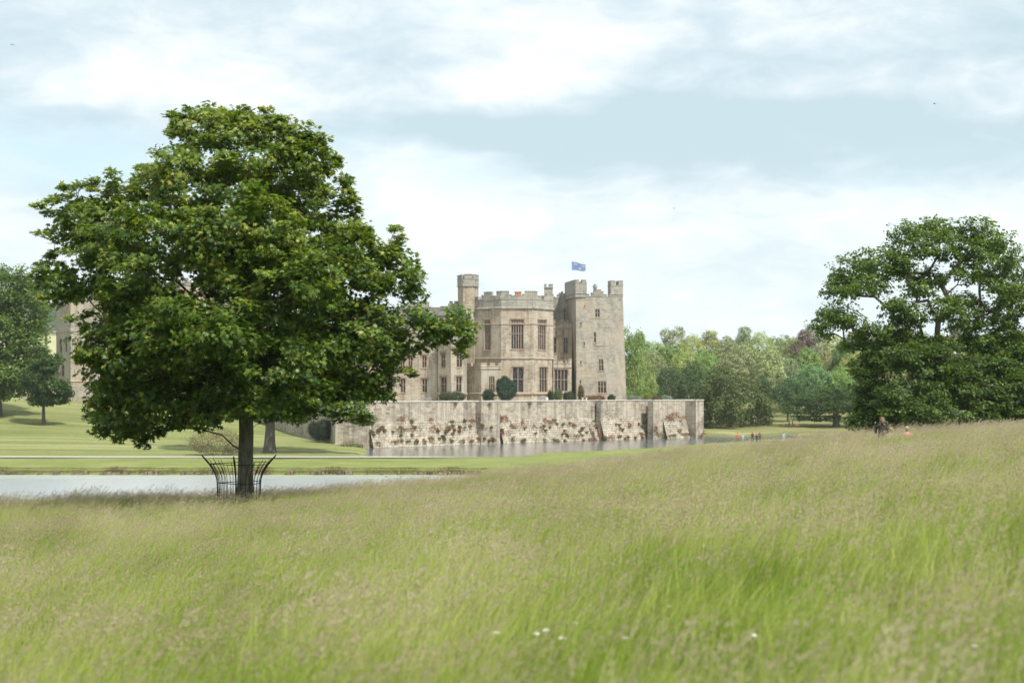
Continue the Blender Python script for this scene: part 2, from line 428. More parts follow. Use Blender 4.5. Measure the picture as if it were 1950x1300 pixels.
def sample_lobes(lobes, n, inner=.55, keep_inside=.12, rg=rng):
    """points near the outer skin of a union of ellipsoids: lobes rows cx cy cz rx ry rz"""
    L = np.array(lobes, float)
    area = (L[:, 3] * L[:, 4] + L[:, 4] * L[:, 5] + L[:, 3] * L[:, 5]); pr = area / area.sum()
    P = []; Nn = []; got = 0
    while got < n:
        k = rg.choice(len(L), n, p=pr)
        d = nrm(rg.normal(size=(n, 3)))
        rad = inner + (1 - inner) * rg.random(n) ** .6
        p = L[k, :3] + d * L[k, 3:] * rad[:, None]
        q = np.linalg.norm((p[:, None, :] - L[None, :, :3]) / L[None, :, 3:], axis=2)
        q[np.arange(n), k] = 9
        inside = q.min(1) < .78
        ok = (~inside) | (rg.random(n) < keep_inside)
        P.append(p[ok]); Nn.append(nrm(d[ok] / L[k[ok], 3:])); got += ok.sum()
    return np.concatenate(P)[:n], np.concatenate(Nn)[:n]
def clumpy(lobes, k, f, rg, shrink=.82):
    out = []
    for L in lobes:
        c, r = np.array(L[:3]), np.array(L[3:]); out.append((*c, *(r * shrink)))
        for _ in range(k):
            d = nrm(rg.normal(size=3)); d[2] = d[2] * .9 + .1
            q = rg.uniform(.7, 1.25)
            out.append((*(c + d * r * rg.uniform(.68, .88)), *(r * f * q)))
    return out
def skeleton(trunk, targets, alpha=.35, seg=.8, jit=.12, rg=rng, rtip=.012, power=2.4, rtrunk=None, sag=.0):
    """trunk: (m,3) points. returns node positions, parent index, radius"""
    P = [np.array(p, float) for p in trunk]; par = [-1] + list(range(len(trunk) - 1))
    pl = [0.0]
    for i in range(1, len(P)): pl.append(pl[-1] + np.linalg.norm(P[i] - P[i - 1]))
    lo = max(1, len(P) // 3)
    order = np.argsort(np.linalg.norm(targets - P[-1], axis=1))
    for ti in order:
        t = targets[ti]
        A = np.array(P[lo:]); d = np.linalg.norm(A - t, axis=1)
        up = np.maximum(A[:, 2] - t[2], 0)
        cost = d + alpha * np.array(pl[lo:]) + up * .5
        j = int(np.argmin(cost)) + lo
        dist = d[j - lo]; m = max(1, int(round(dist / seg)))
        p0 = P[j]; prev = j
        # initial direction follows the parent a little
        dirp = P[j] - P[par[j]] if par[j] >= 0 else np.array([0, 0, 1.])
        dirp = dirp / (np.linalg.norm(dirp) + 1e-6) * dist * .12
        for s in range(1, m + 1):
            f = s / m
            q = p0 + (t - p0) * f + dirp * (4 * f * (1 - f)) * .6
            if s < m: q = q + rg.normal(size=3) * jit * min(1, dist / 3)
            P.append(q); par.append(prev); pl.append(pl[prev] + np.linalg.norm(q - P[prev])); prev = len(P) - 1
    P = np.array(P); par = np.array(par); n = len(P)
    acc = np.zeros(n); has = np.zeros(n, bool); has[par[par >= 0]] = True
    acc[~has] = rtip ** power
    for i in range(n - 1, 0, -1):
        acc[par[i]] += acc[i] + (rtip * .25) ** power
    r = acc ** (1 / power)
    if rtrunk: 
        r = r * (1 + (rtrunk / r[0] - 1) * np.clip(r / r[0], 0, 1) ** .8)
    return P, par, r
def skel_mesh(name, P, par, r, mat, sides=7, flare=1.25):
    c = np.where(par >= 0)[0]; p = par[c]
    c = c[r[c] > 0]; p = par[c]
    a, b = P[p], P[c]; t = nrm(b - a)
    gp = np.where(par[p] >= 0, par[p], p); tp = nrm(np.where((par[p] >= 0)[:, None], P[p] - P[gp], t))
    ref = np.where(np.abs(t[:, 2:3]) < .9, np.array([[0, 0, 1.]]), np.array([[1., 0, 0]]))
    def ring(center, tt, rad):
        x = nrm(np.cross(tt, ref)); y = np.cross(tt, x)
        an = 2 * np.pi * np.arange(sides) / sides
        return center[:, None, :] + rad[:, None, None] * (np.cos(an)[None, :, None] * x[:, None, :] + np.sin(an)[None, :, None] * y[:, None, :])
    ra = np.minimum(r[p], r[c] * 1.35); ra = np.where(p == 0, r[0] * flare, ra)
    A = ring(a - t * (ra * .25)[:, None], t, ra); B = ring(b, t, r[c])
    n = len(c); V = np.concatenate([A, B], 1).reshape(-1, 3)
    k = np.arange(sides); k2 = (k + 1) % sides
    f = np.stack([k, k2, k2 + sides, k + sides], 1)
    Fc = (np.arange(n)[:, None, None] * 2 * sides + f[None]).reshape(-1, 4)
    return np_mesh(name, V, Fc, [mat], None, True)
def crown_mesh(name, centers, outs, per, rc, size, mats, tpl=(LOBE_V, LOBE_F), flat=.6, upw=.7, outw=.6, droop=.3, rg=rng, extra=None, colvar=.25, up_bias=0):
    """leaf clusters: per leaves round each centre"""
    n = len(centers) * per; ci = np.repeat(np.arange(len(centers)), per)
    off = rg.normal(size=(n, 3)) * .5; off /= np.maximum(1, np.linalg.norm(off, axis=1, keepdims=True) / 1.1)
    crc = (np.ones(len(centers)) * rc * rg.uniform(.7, 1.25, len(centers)))[ci]
    off = off * crc[:, None] * np.array([1, 1, flat])
    pos = centers[ci] + off
    up = outs[ci] * outw + np.array([0, 0, 1.]) * upw + rg.normal(size=(n, 3)) * .45
    fwd = outs[ci] * .6 + off / crc[:, None] + rg.normal(size=(n, 3)) * .5 + np.array([0, 0, -droop])
    sz = size * rg.uniform(.6, 1.25, n)
    V, Fc, k = place(tpl[0], tpl[1], pos, up, fwd, sz)
    cr = rg.random(len(centers))[ci]
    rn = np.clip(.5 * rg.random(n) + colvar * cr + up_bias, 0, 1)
    rare = rg.random(n) < .03; rn[rare] = rg.uniform(.85, 1, rare.sum())
    rn = np.repeat(rn, k)
    return np_mesh(name, V, Fc, mats, None, False, rn)

# ------------------------------------------------------------------ main tree (sycamore in its iron guard)
D1 = 50.0; px1 = D1 / F
def lobe_px(u, v, ru, rv, dy, ry=None, d=D1):
    s = d / F; dd = d + dy
    return (wx(u, d) , dd, wz(v, d), ru * s, (ry or ru) * s, rv * s)
TB = np.array([wx(466, D1), D1, hz(wx(466, D1), D1)])
tree_lobes = [lobe_px(*a) for a in [
    (455, 300, 115, 82, 0), (405, 255, 60, 40, -.5), (545, 320, 95, 85, .5), (600, 320, 42, 60, 0), (485, 262, 85, 46, 0.2),
    (400, 380, 120, 90, -1), (305, 395, 75, 60, 0), (245, 440, 95, 85, 0), (165, 430, 55, 55, .3), (150, 500, 55, 60, .5), (128, 535, 45, 35, 0),
    (330, 500, 130, 100, -2.2), (470, 470, 120, 100, -2.2), (600, 440, 80, 110, .3), (640, 520, 110, 90, 0), (735, 505, 52, 55, .5), (750, 545, 48, 28, 0.6),
    (560, 560, 110, 80, -2.4), (250, 600, 74, 76, 0.2), (216, 680, 42, 52, 0), (222, 745, 46, 56, .2), (280, 660, 110, 90, -1.8), (290, 765, 95, 62, -.6),
    (420, 640, 120, 85, -3.2), (400, 745, 110, 65, -1.5), (560, 700, 110, 75, -2.6), (650, 640, 115, 72, -.6), (690, 685, 82, 58, 0), (715, 735, 46, 30, 0.2), (600, 750, 88, 48, -1), (480, 770, 90, 50, -2),
    (765, 610, 75, 36, 0), (848, 625, 50, 28, -.1), (775, 650, 42, 22, 0), (240, 800, 55, 34, 0), (520, 780, 60, 34, 1.8),
    (350, 560, 150, 120, 2.6), (520, 480, 150, 120, 2.6), (560, 640, 150, 110, 2.6), (350, 700, 140, 85, 2.2), (450, 380, 110, 90, 2.4)]]
tree_lobes = clumpy(tree_lobes, 7, .34, rng, .92)
c1, o1 = sample_lobes(tree_lobes, 2300, .55, .06)
# keep a few see-through holes left of the stem
def hole(c, u, v, ru, rv): 
    uu = CU + c[:, 0] * F / c[:, 1]; vv = HOR - (c[:, 2] - CZ) * F / c[:, 1]
    return ((uu - u) / ru) ** 2 + ((vv - v) / rv) ** 2 > 1
keep = hole(c1, 345, 540, 30, 18) & hole(c1, 300, 515, 22, 14) & hole(c1, 575, 588, 34, 14) & hole(c1, 390, 565, 20, 12) & hole(c1, 122, 575, 20, 12)
c1, o1 = c1[keep], o1[keep]
c1[:, :] += rng.normal(size=c1.shape) * .12
uu = CU + c1[:, 0] * F / c1[:, 1]; vv = HOR - (c1[:, 2] - CZ) * F / c1[:, 1]
low = (vv > 792) & (uu > 400) & (uu < 560); c1, o1 = c1[~low], o1[~low]
# upright sprays that break the outline
sp_c = []; sp_o = []
for (u, v, n_) in [(790, 705, 2), (365, 208, 3), (425, 212, 4), (470, 212, 4), (520, 222, 3), (600, 262, 3), (655, 335, 3), (690, 430, 3), (700, 450, 2), (85, 520, 3), (100, 560, 3), (130, 362, 3), (180, 345, 3), (228, 338, 3), (100, 440, 3), (150, 590, 3), (185, 770, 2), (335, 212, 4), (338, 235, 4), (395, 222, 3), (438, 215, 3), (505, 208, 4), (540, 235, 3), (580, 262, 3), (618, 268, 4), (640, 300, 3), (758, 432, 4), (745, 460, 3), (88, 500, 3), (95, 480, 3), (110, 382, 3), (85, 395, 2), (150, 350, 3), (205, 352, 3), (250, 335, 3), (270, 318, 3), (300, 320, 3), (780, 505, 3), (795, 525, 2), (890, 640, 3), (875, 655, 3), (865, 612, 3), (225, 828, 2), (275, 832, 3), (310, 818, 2), (690, 795, 2), (640, 790, 2), (370, 808, 2), (165, 790, 2), (160, 620, 2), (668, 365, 3), (675, 395, 3)]:
    for k in range(n_):
        p = np.array([wx(u, D1) + rng.normal() * .08, D1 + rng.normal() * .5, wz(v + 9 * k, D1)]); sp_c.append(p); sp_o.append([rng.normal() * .3, -.2, .8])
sp_c = np.array(sp_c); sp_o = np.array(sp_o)
root1 = empty('sycamore_tree', tuple(TB), 0, 'large round leafy sycamore standing in the long grass inside a black iron guard', 'tree')
def local(o, root):
    o.parent = root; o.matrix_parent_inverse = Matrix.Translation(-Vector(root.location)); return o
trunk_pts = np.array([TB + np.array([0, 0, -.4]), TB + np.array([0.0, 0, .5]), TB + np.array([.02, 0, 1.3]), TB + np.array([.03, 0, 2.1]), TB + np.array([.05, .0, 2.8]), TB + np.array([.02, .05, 3.5]), TB + np.array([-.1, .1, 4.6]), TB + np.array([-.15, .1, 6.0]), TB + np.array([-.1, .1, 8.0]), TB + np.array([0, .1, 9.8])])
sel = rng.choice(len(c1), 620, replace=False)
tg = np.concatenate([c1[sel], sp_c])
P, par, r = skeleton(trunk_pts, tg, .30, .5, .09, rtip=.010, power=2.25)
r[:6] = np.array([.36, .31, .28, .265, .26, .25]); r[6:10] = np.maximum(r[6:10], [.18, .14, .11, .07]); r[10:] = np.minimum(r[10:] * .95, .15)
local(link('trunk', skel_mesh('sycamore_trunk', P, par, r, M['bark'], 9, 1.0)), root1)
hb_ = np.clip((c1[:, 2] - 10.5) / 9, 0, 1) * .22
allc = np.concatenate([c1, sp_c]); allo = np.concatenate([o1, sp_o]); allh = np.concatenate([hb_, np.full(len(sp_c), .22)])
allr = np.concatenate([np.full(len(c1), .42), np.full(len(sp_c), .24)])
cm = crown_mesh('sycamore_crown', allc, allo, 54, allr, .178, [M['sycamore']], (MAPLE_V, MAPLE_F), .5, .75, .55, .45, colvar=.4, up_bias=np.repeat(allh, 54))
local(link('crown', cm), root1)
s2 = rng.choice(len(c1), 500, replace=False)
sm = crown_mesh('sycamore_seeds', c1[s2] + o1[s2] * .25, o1[s2], 9, .14, .085, [M['seedwing']], (LEAF_V, LEAF_F), 1.4, .1, .3, 1.0)
local(link('seed_bunches', sm), root1)

# iron tree guard
gx, gy = wx(455, D1), D1 - .0; gz = hz(gx, gy)
guard = empty('tree_guard', (gx, gy, gz), 0, 'black iron tree guard flaring outward at the top around the sycamore trunk', 'tree guard')
def guard_prof(z, H=2.0):
    t = z / H
    return .72 + .06 * t + .50 * max(0, (t - .55) / .45) ** 1.7
for i in range(4):
    an = R(3) + i * math.pi / 2; b_ = MB()
    pts = [(guard_prof(z) * math.cos(an), guard_prof(z) * math.sin(an), z) for z in np.linspace(-.2, 2.02, 14)]
    b_.tube(pts, [.026] * 9 + [.028, .03, .033, .036, .022], 6); b_.build('post', M['iron'], guard)
for i in range(28):
    if i % 7 == 0: continue
    an = R(3) + i * 2 * math.pi / 28; b_ = MB(); H_ = 1.82 + random.uniform(-.12, .08); bend = random.uniform(-.05, .05)
    pts = [((guard_prof(z) - .02) * math.cos(an + bend * z), (guard_prof(z) - .02) * math.sin(an + bend * z), z) for z in np.linspace(-.1, H_, 10)]
    b_.tube(pts, .0105, 5); b_.build('bar', M['iron'], guard)
for z in (.4, 1.05, 1.72):
    b_ = MB(); rr = guard_prof(z) + .0
    b_.tube([(rr * math.cos(a), rr * math.sin(a), z + .02 * math.sin(a * 2)) for a in np.linspace(0, 2 * math.pi, 33)], .014, 5); b_.build('hoop', M['iron'], guard)

# ------------------------------------------------------------------ right hand oak and its dark neighbours
D2 = 112.0
def big_tree(name, label, lobes, tb, trunk_off, n, per, rc, size, mat, barkm, rt, inner=.5, keep=.15, tpl=(LOBE_V, LOBE_F), flat=.55, ntw=350, alpha=.3, sprays=(), seed=1, rtip=.02, holes=(), sel_bias=None, seg=.8, cap=.3, jit=.2, power=2.3, clump=6, gate=None):
    rg = np.random.default_rng(seed)
    if clump: lobes = clumpy(lobes, clump, .36, rg)
    c, o = sample_lobes(lobes, n, inner, keep, rg)
    if gate is not None:
        g_ = np.array([mnoise.noise(Vector(tuple(q * gate[0]))) + .5 * mnoise.noise(Vector(tuple(q * gate[0] * 2.3))) for q in c]); c, o = c[g_ > gate[1]], o[g_ > gate[1]]
    for h in holes: 
        k = hole(c, *h); c, o = c[k], o[k]
    root = empty(name, tuple(tb), 0, label, 'tree')
    tb = np.array(tb); tp = np.array([tb + np.array(q) for q in trunk_off])
    ss = rg.choice(len(c), min(ntw, len(c)), replace=False)
    P, par, r = skeleton(tp, c[ss], alpha, seg, jit, rg, rtip, power)
    m = len(tp); r[m:] = np.minimum(r[m:], cap * rt * 2)
    r[:m] = np.maximum(r[:m], np.linspace(rt, rt * .55, m))
    local(link('trunk', skel_mesh(name + '_trunk', P, par, r, barkm, 7)), root)
    local(link('crown', crown_mesh(name + '_crown', c, o, per, rc, size, [mat], tpl, flat, rg=rg, colvar=.3)), root)
    return root
L2 = lambda u, v, ru, rv, dy=0, ry=None: lobe_px(u, v, ru, rv, dy, ry, D2)
oak_lobes = [L2(a[0], a[1] + 9, a[2] * 1.05, a[3] * 1.3, a[4]) for a in [
    (1740, 435, 48, 22, 0), (1790, 425, 55, 18, 1), (1840, 440, 55, 28, -1), (1895, 455, 45, 28, 0), (1925, 490, 40, 26, 1), (1760, 465, 55, 26, -1.5), (1830, 480, 50, 22, -2),
    (1700, 475, 40, 20, 0), (1660, 495, 60, 26, 0), (1622, 510, 40, 30, 1), (1700, 505, 50, 22, -2), (1600, 545, 42, 20, 0), (1640, 540, 48, 16, -2.5), (1585, 590, 36, 18, 0), (1572, 615, 28, 18, 1), (1600, 600, 44, 16, -2),
    (1760, 520, 45, 18, -1), (1815, 520, 45, 16, -2), (1880, 510, 50, 18, 1.5), (1905, 540, 42, 14, -1), (1730, 545, 35, 13, -2.5), (1690, 575, 35, 14, -3), (1840, 560, 45, 16, 2), (1720, 595, 55, 20, -1.5), (1780, 580, 40, 18, -3), (1840, 600, 48, 20, 0), (1900, 590, 50, 26, 1),
    (1660, 625, 48, 14, -2), (1700, 630, 40, 14, -2.5), (1950, 575, 45, 30, 1), (1985, 600, 50, 50, 1), (1930, 640, 45, 24, 2), (1960, 540, 40, 30, 3), (1640, 645, 40, 14, 0), (1700, 655, 50, 16, -2), (1775, 650, 45, 14, -1), (1850, 645, 50, 16, 0), (1910, 640, 40, 18, 0)]]
tb2 = (wx(1782, D2), D2, hz(wx(1782, D2), D2))
oak = big_tree('oak_tree', 'tall spreading oak with open crown and bare limbs showing against the sky', oak_lobes, tb2,
    [(0, 0, -.5), (0, 0, 1.2), (.1, 0, 3.0), (.2, .1, 5.0), (.35, .1, 6.6), (.5, .2, 8.2)], 3900, 20, .36, .19, M['oakleaf'], M['bark2'], .85, .1, .75, flat=.65, ntw=420, alpha=.22, seed=3, clump=0, gate=(.62, -.20), rtip=.036, seg=.9, jit=.32, cap=.3)
low_lobes = [L2(*a) for a in [(1700, 690, 85, 48, -3), (1650, 740, 55, 60, -2), (1640, 790, 55, 45, -3), (1690, 760, 70, 60, -5), (1745, 720, 70, 45, -5), (1740, 790, 90, 50, -6), (1760, 660, 40, 22, -3), (1672, 672, 40, 24, -2), (1710, 830, 80, 40, -4)]]
big_tree('low_spreading_tree', 'dark low branched tree sweeping to the grass under the left limbs of the oak', low_lobes, (wx(1705, 109), 109, hz(wx(1705, 109), 109)),
    [(0, 0, -.5), (0, 0, 1), (.1, 0, 2.2), (.2, .1, 3.4)], 2300, 34, .46, .19, M['lowleaf'], M['bark2'], .5, .3, .35, gate=(.42, -.12), seed=4, ntw=200, alpha=.2, rtip=.03)
low2 = [L2(*a) for a in [(1850, 700, 75, 42, -2), (1920, 690, 70, 45, 0), (1830, 765, 80, 60, -4), (1910, 760, 80, 60, -4), (1980, 740, 70, 80, -2), (1860, 810, 80, 40, -5), (1950, 820, 80, 40, -3), (1985, 660, 50, 40, 2), (1885, 660, 45, 20, 0)]]
big_tree('holm_oak_tree', 'broad dense dark green tree filling the right edge below the oak', low2, (wx(1910, 110), 110, hz(wx(1910, 110), 110)),
    [(0, 0, -.5), (0, 0, 1), (.1, 0, 2.4), (.2, .1, 3.8)], 2700, 34, .46, .19, M['lowleaf'], M['bark2'], .6, .3, .35, gate=(.42, -.12), seed=5, ntw=200, alpha=.2, rtip=.03)

# ------------------------------------------------------------------ left hand trees
def LD(d): return lambda u, v, ru, rv, dy=0, ry=None: lobe_px(u, v, ru, rv, dy, ry, d)
L3 = LD(262)
big_tree('beech_tree', 'tall broad dark green tree cropped by the left edge of the view beside the castle', [L3(*a) for a in [(30, 545, 42, 36), (0, 560, 55, 50, -2), (55, 590, 35, 45), (-50, 590, 60, 70), (10, 640, 60, 55, -3), (60, 660, 38, 42, -1), (-50, 680, 60, 70, -2), (15, 710, 60, 38, -3), (70, 700, 35, 35, 0), (-60, 740, 60, 40, 0), (40, 600, 50, 60, 3), (-5, 742, 45, 26, -3), (45, 735, 30, 22, 2), (-40, 760, 50, 22, -2)]],
    (wx(-5, 262), 262, hz(wx(-5, 262), 262)), [(0, 0, -.5), (0, 0, 3), (0, 0, 6), (0, 0, 10)], 1500, 30, 1.3, .5, M['oakleaf'], M['bark2'], .9, .6, .2, seed=6, ntw=150, rtip=.05, seg=1.6, tpl=(LEAF_V, LEAF_F))
L4 = LD(250)
big_tree('young_lime_tree', 'small round dark green tree with short trunk on the mown lawn', [L4(*a) for a in [(88, 690, 30, 32), (65, 722, 22, 30), (95, 735, 38, 34, -1), (118, 738, 20, 22), (85, 760, 36, 14, 0)]],
    (wx(83, 250), 250, hz(wx(83, 250), 250)), [(0, 0, -.3), (0, 0, 1.5), (0, 0, 3), (0, 0, 5), (0, 0, 7)], 520, 34, .75, .34, M['darkleaf'], M['bark2'], .34, .45, .3, seed=7, ntw=90, rtip=.04, seg=1.0, tpl=(LEAF_V, LEAF_F))
L5 = LD(212)
big_tree('lime_tree', 'broad tree with a thick grey trunk hidden behind the sycamore crown', [L5(*a) for a in [(500, 640, 100, 60), (420, 680, 70, 50), (600, 670, 90, 60), (640, 730, 60, 50), (540, 730, 100, 50, -2), (440, 740, 60, 40), (665, 780, 42, 24, -1), (690, 796, 24, 10, -1), (520, 600, 70, 40)]],
    (wx(514, 212), 212, hz(wx(514, 212), 212)), [(0, 0, -.4), (0, 0, 1.4), (.05, 0, 3), (.1, 0, 5), (0, 0, 8)], 1200, 30, .9, .42, M['oakleaf'], M['bark2'], .98, .6, .2, seed=8, ntw=150, rtip=.05, seg=1.4, tpl=(LEAF_V, LEAF_F), cap=.25)
L6 = LD(420)
big_tree('parkland_tree', 'far pale green tree seen between the left edge tree and the castle tower', [L6(*a) for a in [(85, 535, 15, 9), (100, 545, 14, 7), (72, 548, 14, 10), (92, 560, 20, 9), (85, 590, 8, 10)]],
    (wx(88, 420), 420, hz(wx(88, 420), 420)), [(0, 0, -.3), (0, 0, 10), (0, 0, 20), (0, 0, 26)], 110, 40, 1.0, .5, M['oakleaf'], M['bark2'], .5, .4, .3, seed=9, ntw=40, rtip=.08, seg=2, tpl=(LEAF_V, LEAF_F))

# ------------------------------------------------------------------ the wood on the right
def wood_template(name, kind, seed):
    rg = np.random.default_rng(seed)
    lobes = []
    if kind == 'round':
        lobes.append((0, 0, .55, .36, .36, .40))
        for i in range(26):
            d = nrm(rg.normal(size=3)); d[2] = abs(d[2]) * 1.0 - .25
            lobes.append((d[0] * .36, d[1] * .36, .55 + d[2] * .36, *(np.array([1, 1, .8]) * rg.uniform(.10, .17))))
    elif kind == 'tall':
        lobes.append((0, 0, .55, .26, .26, .42))
        for i in range(26):
            h = rg.uniform(.12, .95); a = rg.uniform(0, 6.28); w = .27 * math.sqrt(max(.05, 1 - ((h - .5) / .52) ** 2))
            lobes.append((w * math.cos(a), w * math.sin(a), h, *(np.array([1, 1, .9]) * rg.uniform(.08, .13))))
    elif kind == 'weep':
        lobes.append((0, 0, .45, .62, .55, .46))
        for i in range(34):
            a = rg.uniform(0, 6.28); h = rg.uniform(.08, .92); w = .66 * math.sqrt(max(.02, 1 - (h * .98) ** 2.2))
            lobes.append((w * math.cos(a), w * math.sin(a) * .85, h, .14, .14, .15))
    elif kind == 'airy':
        for i in range(30):
            a = rg.uniform(0, 6.28); h = rg.uniform(.3, .98); w = rg.uniform(.05, .34) * math.sqrt(max(.1, 1.05 - h))*1.3
            lobes.append((w * math.cos(a), w * math.sin(a), h, .12, .12, .07))
    n = 700 if kind != 'weep' else 1000
    c, o = sample_lobes(lobes, n, .6, .12, rg)
    if kind == 'weep':
        me = crown_mesh(name, c, o, 24, .05, .030, [M['woodleaf']], (LEAF_V, LEAF_F), 1.8, .15, 1.0, 2.2, rg)
    else:
        me = crown_mesh(name, c, o, 15, .038, .024, [M['woodleaf']], (LEAF_V, LEAF_F), .8, .6, .8, .2, rg)
    t = MB(); t.tube([(0, 0, -.03), (.005, 0, .15), (0, .005, .35), (0, 0, .6)], [.028, .022, .016, .008], 7)
    for i in range(6):
        a = i * 1.05 + .3; t.tube([(0, 0, .25 + .04 * i), (.1 * math.cos(a), .1 * math.sin(a), .38 + .04 * i), (.2 * math.cos(a), .2 * math.sin(a), .46 + .04 * i)], [.010, .007, .003], 5)
    t.V = [tuple(v) for v in t.V]
    tm = bpy.data.meshes.new(name + '_trunk'); tm.from_pydata(t.V, [], t.Fs); tm.materials.append(M['bark2'])
    return me, tm
TPL = {k: [wood_template('wood_crown', k, s) for s in ss] for k, ss in {'round': (11, 12, 13), 'tall': (21, 22), 'weep': (31,), 'airy': (41, 42)}.items()}
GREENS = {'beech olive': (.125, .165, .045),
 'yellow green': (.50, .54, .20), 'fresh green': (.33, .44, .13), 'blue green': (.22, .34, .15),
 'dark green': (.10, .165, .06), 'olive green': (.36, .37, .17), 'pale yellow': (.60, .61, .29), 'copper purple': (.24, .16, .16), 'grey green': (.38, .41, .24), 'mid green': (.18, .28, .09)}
wood_rows = []
def wood(u, vtop, d, wpx, kind, colour, label, ti=0, name='woodland_tree', vbase=None):
    x = wx(u, d); gz_ = hz(x, d); ztop = wz(vtop, d)
    h = ztop - gz_; w = wpx * d / F
    me, tm = TPL[kind][ti % len(TPL[kind])]
    base_w = {'round': .98, 'tall': .72, 'weep': 1.45, 'airy': .8}[kind]
    r_ = empty(name, (x, d, gz_), rng.uniform(0, 6.28), label, 'tree', 'trees of the wood behind the park')
    r_.scale = (w / base_w, w / base_w, h)
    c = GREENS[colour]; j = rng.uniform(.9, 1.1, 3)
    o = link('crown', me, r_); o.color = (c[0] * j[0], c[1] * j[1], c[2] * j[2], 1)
    link('trunk', tm, r_)
# front and named trees
named = [
 (1203, 628, 325, 62, 'tall', 'fresh green', 'tall narrow bright green tree rising directly behind the castle corner tower', 0),
 (1222, 662, 335, 60, 'round', 'fresh green', 'rounded bright green tree partly hidden behind the castle tower and terrace wall end', 1),
 (1393, 702, 338, 172, 'weep', 'beech olive', 'wide weeping beech dome of drooping olive foliage standing on the park lawn', 0),
 (1545, 683, 372, 96, 'round', 'blue green', 'rounded blue green tree behind the cedar in the middle of the wood', 1),
 (1405, 656, 392, 92, 'round', 'grey green', 'grey green round tree directly above the weeping beech', 2),
 (1466, 662, 385, 66, 'tall', 'pale yellow', 'pale yellow tree standing out brightest in the middle of the wood', 0),
 (1276, 690, 368, 74, 'round', 'dark green', 'dark green tree just left of the weeping beech', 0),
 (1318, 682, 372, 70, 'round', 'dark green', 'dark green tree whose crown rises behind the left shoulder of the weeping beech', 2),
 (1248, 664, 380, 66, 'round', 'olive green', 'olive tree above the terrace wall end with bare stems in its crown', 0),
 (1342, 656, 395, 72, 'round', 'fresh green', 'leafy green tree left above the weeping beech', 1),
 (1500, 672, 402, 60, 'round', 'grey green', 'grey green tree squeezed between the pale yellow tree and its round blue green neighbour', 0),
 (1520, 642, 430, 54, 'round', 'copper purple', 'copper purple tree, the only purple crown in the wood', 2),
 (1530, 630, 450, 60, 'airy', 'copper purple', 'thin mauve crown poking over the copper purple tree on the skyline', 0),
 (1596, 690, 372, 66, 'round', 'fresh green', 'light green tree at the left edge of the dark tree under the oak', 1),
 (1630, 660, 405, 80, 'round', 'yellow green', 'yellow green tree behind the left limbs of the oak', 0),
 (1500, 715, 352, 70, 'round', 'dark green', 'dark low tree between the weeping beech and the cedar', 2),
 (1640, 740, 352, 100, 'round', 'dark green', 'dark green tree in shade behind the cedar', 0),
 (1555, 735, 358, 70, 'round', 'dark green', 'dark undergrowth tree directly behind the cedar tiers', 1),
 (1240, 725, 345, 60, 'round', 'dark green', 'low dark tree over the far end of the terrace wall', 1),
 (1450, 706, 362, 40, 'round', 'dark green', 'dark tree tucked against the right side of the weeping beech', 1),
]
for a in named: wood(*a[:6], a[6], a[7])
ords = ['first', 'second', 'third', 'fourth', 'fifth', 'sixth', 'seventh', 'eighth', 'ninth', 'tenth', 'eleventh', 'twelfth', 'thirteenth', 'fourteenth', 'fifteenth', 'sixteenth', 'seventeenth', 'eighteenth', 'nineteenth', 'twentieth', 'twenty-first', 'twenty-second', 'twenty-third', 'twenty-fourth', 'twenty-fifth', 'twenty-sixth']
us = np.linspace(1214, 1990, 24)
cols_ = ['fresh green', 'yellow green', 'olive green', 'yellow green', 'yellow green', 'olive green', 'grey green', 'yellow green', 'fresh green', 'olive green', 'grey green', 'yellow green', 'olive green', 'yellow green', 'fresh green', 'yellow green']
for i, u in enumerate(us):
    vt = 630 + 7 * math.sin(i * 1.7) + rng.uniform(-5, 5) + (10 if i < 2 else 0); c_ = cols_[i % 16]
    k_ = ['airy', 'round', 'tall', 'round', 'airy', 'round'][i % 6]
    wood(u, vt, 455 + 14 * (i % 3), 54 + 12 * rng.random(), k_, c_, f'{c_} tree on the skyline of the wood, {ords[i]} crown counting away from the castle', i)
for i, u in enumerate(np.linspace(1228, 1960, 20)):
    c_ = ['olive green', 'fresh green', 'yellow green', 'mid green', 'grey green', 'yellow green', 'olive green'][i % 7]
    wood(u + rng.uniform(-8, 8), 652 + rng.uniform(-6, 10), 425 + 7 * (i % 2), 62 + 14 * rng.random(), ['round', 'tall', 'round'][i % 3], c_, f'{c_} tree just below the skyline of the wood, {ords[i]} along from the castle', i)
for i, u in enumerate(np.linspace(1225, 1940, 17)):
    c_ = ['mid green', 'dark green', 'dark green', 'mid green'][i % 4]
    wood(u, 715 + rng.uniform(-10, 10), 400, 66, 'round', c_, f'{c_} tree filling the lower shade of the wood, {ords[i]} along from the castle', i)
us2 = np.linspace(620, 1180, 12)

# cedar with flat tiers
Dc = 335
cr_ = empty('cedar_tree', (wx(1592, Dc), Dc, hz(wx(1592, Dc), Dc)), 0, 'cedar with flat layered tiers of foliage and a dark short trunk on the park lawn', 'tree')
rg = np.random.default_rng(50)
tiers = [(1590, 742, 40, 6), (1560, 756, 55, 7), (1620, 752, 45, 7), (1540, 768, 50, 6), (1600, 768, 60, 6), (1530, 782, 50, 6), (1585, 780, 45, 6), (1560, 795, 55, 6), (1640, 775, 50, 8), (1650, 792, 40, 8)]
cl = [lobe_px(u, v, ru, rv, rg.uniform(-3, 3), ru * .8, Dc) for u, v, ru, rv in tiers]
cc, oo = sample_lobes(cl, 900, .3, .5, rg)
local(link('crown', crown_mesh('cedar_crown', cc, oo, 14, .7, .45, [M['darkleaf']], (LEAF_V, LEAF_F), .3, 1.0, .3, .0, rg)), cr_)
x0, z0 = cr_.location.x, cr_.location.z
